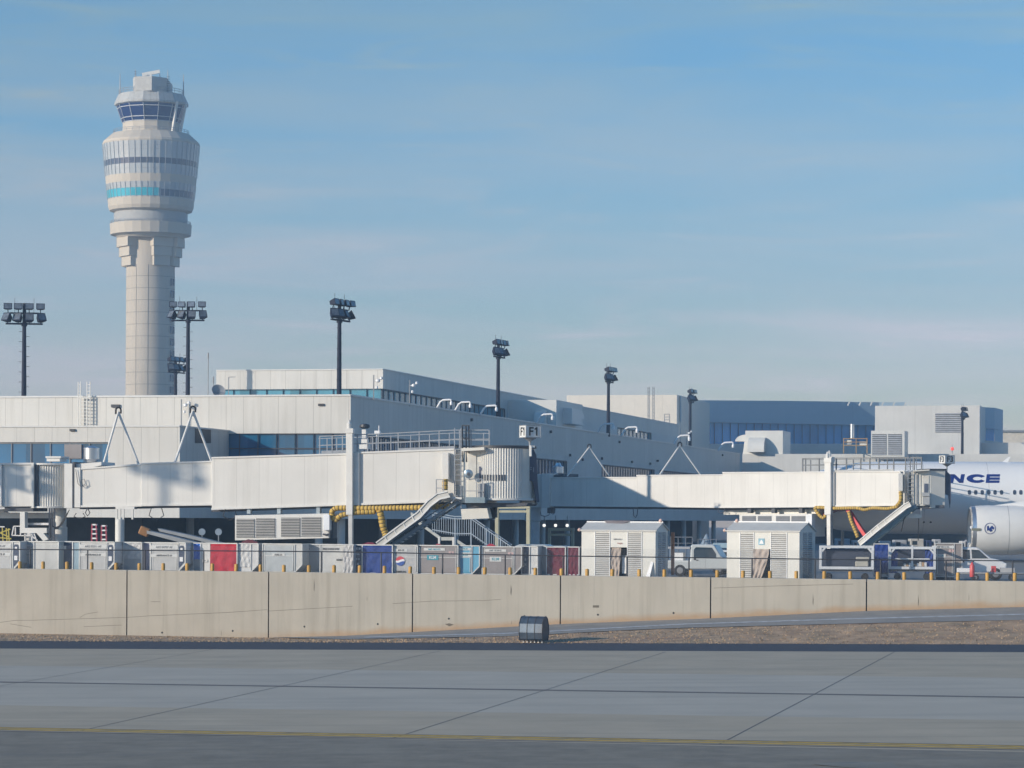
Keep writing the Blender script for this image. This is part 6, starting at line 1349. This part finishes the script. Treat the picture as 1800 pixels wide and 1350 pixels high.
def load2(t, w_, d, z0, z1):
    mb = tarp_mesh(.5, z1 - .1, .06, 3, z0 - .3); [setattr(v, 'y', v.y + .2) for v in mb.v]; mb.build('blue_curtain', T_BLU, t, smooth=True, local=True)
    mb = tarp_mesh(.5, z1 - .1, .06, 4, z0 - .3); [setattr(v, 'y', v.y + .2) for v in mb.v]; [setattr(v, 'x', v.x + w_ - .6) for v in mb.v]; mb.build('blue_curtain', T_BLU, t, smooth=True, local=True)
    mb = MB(); mb.b2(.3, w_ - .3, d - .3, d - .1, z0, z1 - .1); mb.build('back_cover', mat('navy_cover', (.03, .04, .07), .6), t, local=True)
    rnd = random.Random(4); 
    for k in range(9):
        x = w_ * (.32 + .055 * k); mb = MB(); mb.b2(x, x + .14, .05, .4, z0 + .08, z0 + rnd.uniform(.2, .36)); mb.build('loose_luggage', mat('luggage%d' % (k % 3), ((.5, .5, .48), (.35, .22, .12), (.55, .55, .56))[k % 3], .6), t, bevel=.03, local=True)
cage(1440, 1536, 159.3, 'long white framed cage dolly with a dark cover and tan parcels', 961, 998, load=load1)
cage(1562, 1645, 160.5, 'white framed cage dolly with blue curtains and a cross bar', 963, 998, mid=True, load=load2)
ake(1536, 1562, 'royal blue covered load between the two cage dollies', body=C_DK, cut=False, back=3, tarp=(T_BLU, .4), ytop=956, nm='covered_load', yaw=R(-8))
ake(1644, 1691, 'brown grey container left of the white pickup', body=C_TP, cut=True, back=3.5, ytop=955, yaw=R(-8), front=C_TP, txt=(('AMF 00113 KL', .12, .4, .9, GINK, OFFW), ('KLM', .16, .3, .66, TEAL, OFFW), ('S', .12, .85, .8, GINK, MAT['pink_placard'])))
# row of far equipment under the airliner
rnd = random.Random(8)
far_items = [(1470, 24, 'pale blue'), (1500, 12, 'white'), (1520, 14, 'blue'), (1548, 18, 'white'), (1572, 22, 'pale grey'), (1600, 24, 'cream'), (1628, 10, 'navy'), (1642, 12, 'silver'), (1690, 8, 'white'), (1700, 10, 'grey')]
for i, (x, wpx, cn) in enumerate(far_items):
    c_ = {'pale blue': (.30, .38, .44), 'white': (.6, .6, .6), 'blue': (.10, .18, .36), 'pale grey': (.4, .42, .44), 'cream': (.55, .53, .48), 'navy': (.03, .05, .14), 'silver': (.45, .46, .48), 'grey': (.3, .31, .33)}[cn]
    p = P(x, 950, 258); w_ = wpx / (5000 / 258.0); hh = P(x, 947 + (i * 3) % 5, 258).z
    t = thing('ground_cart', '%s ground service cart seen below the airliner belly, number %s from the left' % (cn, ('one', 'two', 'three', 'four', 'five', 'six', 'seven', 'eight', 'nine', 'ten')[i]) if False else cn + ' ground cart below the airliner belly, ' + ['behind the long cage dolly', 'behind the right end of the long cage dolly', 'just left of the chute foot', 'right of the chute foot', 'left of the cross barred dolly', 'behind the cross barred dolly', 'narrow, behind the dolly right end', 'above the brown grey container', 'thin, left of the engine inlet', 'under the engine lip'][i], 'cart', (p.x, p.y, 0))
    mb = MB(); mb.b2(0, w_, 0, 1.5, .45, hh); mb.build('body', mat('cart_' + cn.replace(' ', '_'), c_, .5), t, bevel=.05, local=True)
    mb = MB(); mb.b2(w_ * .15, w_ * .5, -.02, 0, hh - .55, hh - .2); mb.build('window', CGL, t, local=True)
    for xx in (.15, max(.3, w_ - .3)): mb = MB(); mb.lathe((xx + .1, .1, .25), [(0, -.1), (.25, -.1), (.25, .1), (0, .1)], 14, m=Matrix.Rotation(R(90), 3, 'X')); mb.build('wheel', TYRE, t, local=True)
# equipment in the dark bay between the sheds
for i, (x, wpx, yt_, Y, cn, lb) in enumerate(((1178, 40, 944, 200, (.14, .20, .28), 'dark blue equipment rack in the bay right of the left shed'), (1226, 34, 948, 205, (.20, .26, .32), 'blue grey air start unit in the bay behind the truck'), (1262, 16, 955, 206, (.25, .16, .14), 'rusty red locker in the bay left of the right shed'))):
    p = P(x, 960, Y); w_ = wpx * Y / 5000; hh = P(x, yt_, Y).z; t = thing(('equipment_rack', 'air_start_unit', 'locker')[i], lb, 'equipment', (p.x, p.y, 0))
    m_ = mat('bay_%d' % i, cn, .5); mb = MB(); mb.b2(0, w_, 0, 1.2, .3, hh * .6); mb.build('body', m_, t, bevel=.04, local=True)
    mb = MB(); [mb.bar((w_ * k, 0, .3), (w_ * k, 0, hh), .05) for k in (0.03, .35, .68, .97)]; mb.bar((0, 0, hh), (w_, 0, hh), .05); mb.bar((0, 0, hh * .8), (w_, 0, hh * .8), .04); mb.build('frame', GALV, t, local=True)
    if i == 1: mb = MB(); mb.lathe((w_ * .5, .6, hh * .6), [(.4, 0), (.5, .3), (.25, .8), (.1, 1.1), (0, 1.2)], 12); mb.build('dome', MAT['bay_1'], t, local=True)
    mb = MB(); [mb.lathe((xx, .1, .2), [(0, -.1), (.2, -.1), (.2, .1), (0, .1)], 12, m=Matrix.Rotation(R(90), 3, 'X')) for xx in (.25, w_ - .25)]; mb.build('wheel', TYRE, t, local=True)

# ================= airliner
AY = 244.0; ap = F / AY; AW = mat('aircraft_white', (.80, .80, .79), .35, var=.02, scale=.3, coat=.3)
NX = P(1368, 880, AY).x; RF = 3.1; CZ = P(1700, 812, AY).z - RF
al = thing('airliner', 'white airliner with blue NCE lettering and large engine parked at the right', 'airplane', (NX, AY, 0), R(-3))
mb = MB(); nose = [(0, .0, -.55), (.25, .55, -.5), (.7, .98, -.42), (1.4, 1.45, -.3), (2.4, 1.95, -.18), (3.6, 2.4, -.08), (5.2, 2.78, -.02), (7.0, 3.0, 0), (9.5, RF, 0), (60, RF, 0)]
vs = []; n_ = 64
for x, r_, dz in nose:
    for k in range(n_): a = 2 * math.pi * k / n_; vs.append((x, r_ * math.cos(a), CZ + dz + r_ * math.sin(a)))
mb.add(vs, [(j * n_ + k, j * n_ + (k + 1) % n_, (j + 1) * n_ + (k + 1) % n_, (j + 1) * n_ + k) for j in range(len(nose) - 1) for k in range(n_)] + [tuple(range((len(nose) - 1) * n_, len(nose) * n_))])
mb.build('fuselage', AW, al, smooth='auto', local=True)
SP = Plane(P(1700, 850, AY), yaw=R(-3))
def fus(px, py, up=.012):            # point on the port skin seen at a pixel
    r = ray(px, py); o_ = Vector((0, 0, EYE)); rz = Matrix.Rotation(R(3), 3, 'Z'); oo = rz @ (o_ - Vector((NX, AY, 0))); dd = rz @ r
    a = dd.y ** 2 + dd.z ** 2; b = 2 * (oo.y * dd.y + (oo.z - CZ) * dd.z); c = oo.y ** 2 + (oo.z - CZ) ** 2 - (RF + up) ** 2
    disc = b * b - 4 * a * c
    t_ = (-b - math.sqrt(max(0, disc))) / (2 * a); return oo + dd * t_
WIN = mat('cabin_window', (.06, .08, .12), .2)
for x in (1704, 1715, 1726.5, 1738, 1749, 1760.5, 1783.5, 1794.5, 1806, 1817):
    c_ = fus(x, 865.5, .0); M = Matrix.Rotation(0, 3, 'X'); mb = MB(); a_ = []
    ang = math.atan2(c_.z - CZ, -c_.y)
    for k in range(14): u_ = 2 * math.pi * k / 14; ex_ = .145 * math.copysign(abs(math.cos(u_)) ** .7, math.cos(u_)); ez = .20 * math.copysign(abs(math.sin(u_)) ** .7, math.sin(u_)); al_ = ang + ez / RF; a_.append((c_.x + ex_, -(RF + .012) * math.cos(al_), CZ + (RF + .012) * math.sin(al_)))
    mb.add(a_, [tuple(range(14))]); mb.build('cabin_window', WIN, al, local=True)
# lettering wrapped on the skin (heavy extended italic letters drawn as strokes)
NAVY = mat('livery_blue', (.008, .03, .19), .4)
def skin_poly(pts, nm, m_, up=.015, sub=8):
    # cut into fine horizontal strips following the curve
    mb = MB(); A_ = [fus(x, y, up) for x, y in pts]; 
    me = bpy.data.meshes.new('x'); bm = bmesh.new(); vs_ = [bm.verts.new((x, 0, -y)) for x, y in pts]; bm.faces.new(vs_)
    bmesh.ops.triangulate(bm, faces=bm.faces[:])
    y0, y1 = min(p[1] for p in pts), max(p[1] for p in pts)
    for k in range(1, sub):
        z = -(y0 + (y1 - y0) * k / sub); bmesh.ops.bisect_plane(bm, geom=bm.verts[:] + bm.edges[:] + bm.faces[:], plane_co=(0, 0, z), plane_no=(0, 0, 1))
    bm.verts.index_update(); V_ = [fus(v.co.x, -v.co.z, up) for v in bm.verts]; F_ = [tuple(v.index for v in f.verts) for f in bm.faces]; bm.free()
    mb.add(V_, F_); return mb
yt, yb = 833.5, 848.8
ltr = MB()
for pts in ([(1654, yb), (1662, yb), (1665, yt), (1657, yt)], ):
    pass
def addp(pts): m_ = skin_poly(pts, '', None); ltr.add(m_.v, m_.f)
addp([(1668, yb), (1675, yb), (1677, 841), (1677, yt), (1669, yt)]); addp([(1669, yt), (1678, yt), (1693, 847), (1693, yb), (1686, yb), (1675, 838)]); addp([(1686.5, yb), (1693, yb), (1696, yt), (1689.5, yt), (1688, 842)])
cx, cy, rx, ry = 1716.5, 841.2, 17.5, 7.7
ao, ai = [], []
for k in range(-14, 15):
    a = R(180 + k * 10.6); ao.append((cx + rx * math.cos(a), cy - ry * math.sin(a))); ai.append((cx + 1.5 + (rx - 9.5) * math.cos(a), cy - (ry - 4.6) * math.sin(a)))
for i in range(len(ao) - 1): addp([ao[i], ao[i + 1], ai[i + 1], ai[i]])
addp([(1732.5, yb), (1738.5, yb), (1740.5, yt), (1734.5, yt)])
for y_ in (yt, 839.1, yb - 4.3): addp([(1738, y_ + 4.3), (1757.5 - (y_ - yt) * .1, y_ + 4.3), (1758 - (y_ - yt) * .1, y_), (1738.6, y_)])
ltr.build('lettering', NAVY, al, local=True)
mb = MB()
for x in (1624, 1636): c_ = fus(x, 918, .01); mb.disc(c_, .1, 12, Vector((0, c_.y, c_.z - CZ)))
mb.build('skin_port', DKM, al, local=True)
mb = MB(); x0 = fus(1762, 812).x; mb.ext([(x0, -.03, CZ + RF - .05), (x0 + .55, -.03, CZ + RF + .42), (x0 + .75, -.03, CZ + RF + .45), (x0 + .5, -.03, CZ + RF - .05)], (0, .06, 0)); mb.build('blade_antenna', AW, al, local=True)
for sx_ in (12.2, 17.6, 22.9):
    mb = MB(); mb.lathe((sx_, 0, CZ), [(RF + .004, -.015), (RF + .004, .015)], 64, m=Matrix.Rotation(R(90), 3, 'Y')); mb.build('skin_seam', mat('seam_grey', (.45, .45, .46), .5), al, smooth=True, local=True)
# engine
EYp = 9.6; EYw = AY - EYp; q = P(1704, 931.5, EYw); Mz = Matrix.Rotation(R(3), 3, 'Z'); ql = Mz @ Vector((q.x - NX, q.y - AY, q.z)); rE = 43.5 / (F / EYw)
EC = (ql.x, ql.y, ql.z); MX = Matrix.Rotation(R(90), 3, 'Y')
def elathe(prof, nm, m_, par, n=64): mb = MB(); mb.lathe(EC, prof, n, m=MX); return mb.build(nm, m_, par, smooth='auto', local=True)
eng = elathe([(rE * .80, .9), (rE * .80, .3), (rE * .84, .05), (rE * .89, -.02), (rE * .94, .08), (rE * .975, .5), (rE * 1.0, 1.4), (rE * 1.0, 3.4), (rE * .95, 5.0), (rE * .8, 6.6)], 'engine', mat('nacelle_white', (.74, .73, .70), .4, var=.03), al)
elathe([(rE * .835, .06), (rE * .885, -.03), (rE * .945, .09), (rE * .97, .40)], 'inlet_lip', SILVER, eng)
elathe([(0, .85), (rE * .8, .9)], 'fan', DKM, eng, 32); elathe([(0, .35), (rE * .12, .5), (rE * .22, .86)], 'spinner', GREYM, eng, 24)
elathe([(rE * 1.003, 3.02), (rE * 1.003, 3.05)], 'panel_seam', GREYM, eng); elathe([(rE * .55, 6.4), (rE * .5, 7.2), (rE * .2, 8.2), (0, 8.4)], 'exhaust_cone', SILVER, eng)
def on_eng(px, py, up=.01):
    r = ray(px, py); rz = Matrix.Rotation(R(3), 3, 'Z'); oo = rz @ (Vector((0, 0, EYE)) - Vector((NX, AY, 0))); dd = rz @ r
    rad = rE + up; a = dd.y ** 2 + dd.z ** 2; b = 2 * ((oo.y - EC[1]) * dd.y + (oo.z - EC[2]) * dd.z); c = (oo.y - EC[1]) ** 2 + (oo.z - EC[2]) ** 2 - rad ** 2
    return oo + dd * ((-b - math.sqrt(max(0, b * b - 4 * a * c))) / (2 * a))
mb = MB()
for i in range(28):
    a, b = 2 * math.pi * i / 28, 2 * math.pi * (i + 1) / 28; mb.add([on_eng(1740.5 + r_ * math.cos(t_), 929 - r_ * math.sin(t_), .02) for r_, t_ in ((10, a), (10, b), (9, b), (9, a))], [(0, 1, 2, 3)])
for pts in ([(1735, 925), (1738, 924), (1739, 929), (1742, 925), (1746, 924), (1743, 930), (1745, 933), (1741, 935), (1738, 932), (1735, 933)], [(1744, 926), (1748, 927), (1747, 931), (1744, 930)]): mb.add([on_eng(*p_, .02) for p_ in pts], [tuple(range(len(pts)))])
mb.build('round_emblem', NAVY, eng, local=True)
mb = MB(); mb.add([on_eng(x, y, .02) for x, y in ((1708, 933), (1724, 933), (1724, 928.5), (1708, 928.5))], [(0, 1, 2, 3)]); mb.build('nameplate', mat('plate_olive', (.20, .20, .15), .5), eng, local=True)
mb = MB(); mb.lathe(on_eng(1707.5, 927, .0), [(0, .05), (.12, .02), (.12, -.05)], 12, m=Matrix.Rotation(R(90), 3, 'X')); mb.build('side_lamp', CW, eng, local=True)
mb = MB(); mb.ext([(EC[0] + 1.6, EC[1] - .2, EC[2] + rE * .97), (EC[0] + 7, EC[1] - .2, EC[2] + rE * 1.35), (EC[0] + 9, EC[1] - .2, EC[2] + rE * 1.3), (EC[0] + 7, EC[1] - .2, EC[2] + rE * .6)], (0, .4, 0)); mb.build('pylon', AW, al, local=True)
mb = MB(); wx = EC[0] + 2.6; mb.add([(wx + 2, -2.6, CZ - 1.4), (wx + 14, -2.6, CZ - 1.5), (wx + 22, -28, CZ + .9), (wx + 17, -28, CZ + .95), (wx + 3.2, -2.6, CZ - .9), (wx + 13.8, -2.6, CZ - 1.3), (wx + 21.9, -28, CZ + 1.05), (wx + 17.2, -28, CZ + 1.2)], [(0, 1, 2, 3), (4, 7, 6, 5), (0, 3, 7, 4), (1, 5, 6, 2), (2, 6, 7, 3), (0, 4, 5, 1)]); mb.build('wing', AW, al, local=True)
ng = MB(); ng.tube([(5.5, 0, CZ - 2.8), (5.5, 0, .5)], .14, 10); gear = ng.build('nose_gear', GREYM, al, local=True)
for s_ in (-.28, .28): mb = MB(); mb.lathe((5.5, s_, .53), [(0, -.16), (.5, -.16), (.53, 0), (.5, .16), (0, .16)], 24, m=Matrix.Rotation(R(90), 3, 'X')); mb.build('wheel', TYRE, gear, local=True)
for s_ in (-5.4, 5.4):
    ng = MB(); ng.tube([(31, s_ * .9, CZ - 2.4), (31, s_, .6)], .25, 10); gear = ng.build('main_gear', GREYM, al, local=True)
    for x in (29.6, 31, 32.4): mb = MB(); mb.lathe((x, s_, .66), [(0, -.6), (.62, -.6), (.66, -.4), (.66, .4), (.62, .6), (0, .6)], 24, m=Matrix.Rotation(R(90), 3, 'X')); mb.build('wheel', TYRE, gear, local=True)

# ================= airfield sign seen from behind on the verge
q = on_slope(938, 1129.5); fs = thing('airfield_sign', 'dark blue faceted airfield sign box on short white legs in the brown verge', 'sign', q, R(-24)); 
spx = F / q.y; W_ = 1.28; Hs = 42 / spx; z0 = .12
SGM = mat('sign_back_blue', (.06, .085, .12), .35, metal=.4, var=.3, scale=3, grime=(1.5, .6, (.05, .045, .05)))
prof = [(-.38, .08), (-.42, .4), (-.38, .85), (-.22, 1.12), (-.1, Hs - .02), (.1, Hs), (.3, 1.1), (.44, .8), (.48, .45), (.42, .14), (.3, .0), (-.3, .0)]
mb = MB(); x0 = -W_ / 2; mb.ext([(x0, y_, z0 + z_) for y_, z_ in prof], (W_, 0, 0)); mb.build('housing', SGM, fs, local=True)
mb = MB()
for x in (x0, x0 + W_ * .34, x0 + W_ * .67, x0 + W_):
    for (a, b) in zip(prof, prof[1:] + prof[:1]): mb.bar((x, a[0] * 1.02, z0 + a[1]), (x, b[0] * 1.02, z0 + b[1]), .03)
mb.build('rib', DKM, fs, local=True)
mb = MB(); mb.ext([(x0 - .012, y_ * .86, z0 + .08 + z_ * .86) for y_, z_ in prof], (.01, 0, 0)); mb.build('end_panel', mat('sign_end_grey', (.15, .20, .22), .5, var=.2, streak=.4), fs, local=True)
for i in range(6):
    x = x0 + .12 + (W_ - .24) * i / 5; mb = MB(); mb.tube([(x, -.1, -.12), (x, -.1, z0 + .03)], .035, 8); mb.build('leg', CW, fs, local=True)
for i in range(6):
    x = x0 + .12 + (W_ - .24) * i / 5; mb = MB(); mb.b2(x - .06, x + .01, -.04, .06, z0 - .04, z0 + .02); mb.build('clamp', BLACK, fs, local=True)
# ================= haze
hz = MB(); hz.b2(-900, 900, -120, 1500, -14, 132)
hm = bpy.data.materials.new('haze'); hm.use_nodes = True; t = hm.node_tree; t.nodes.remove(t.nodes['Principled BSDF'])
pv = t.nodes.new('ShaderNodeVolumePrincipled'); pv.inputs['Density'].default_value = .00045; pv.inputs['Color'].default_value = (.50, .74, 1, 1); pv.inputs['Anisotropy'].default_value = 0
t.links.new(pv.outputs[0], t.nodes['Material Output'].inputs['Volume'])
o = hz.build('haze', hm); o['kind'] = 'stuff'; o['label'] = 'thin bluish haze in the air over the airfield'; o['category'] = 'haze'
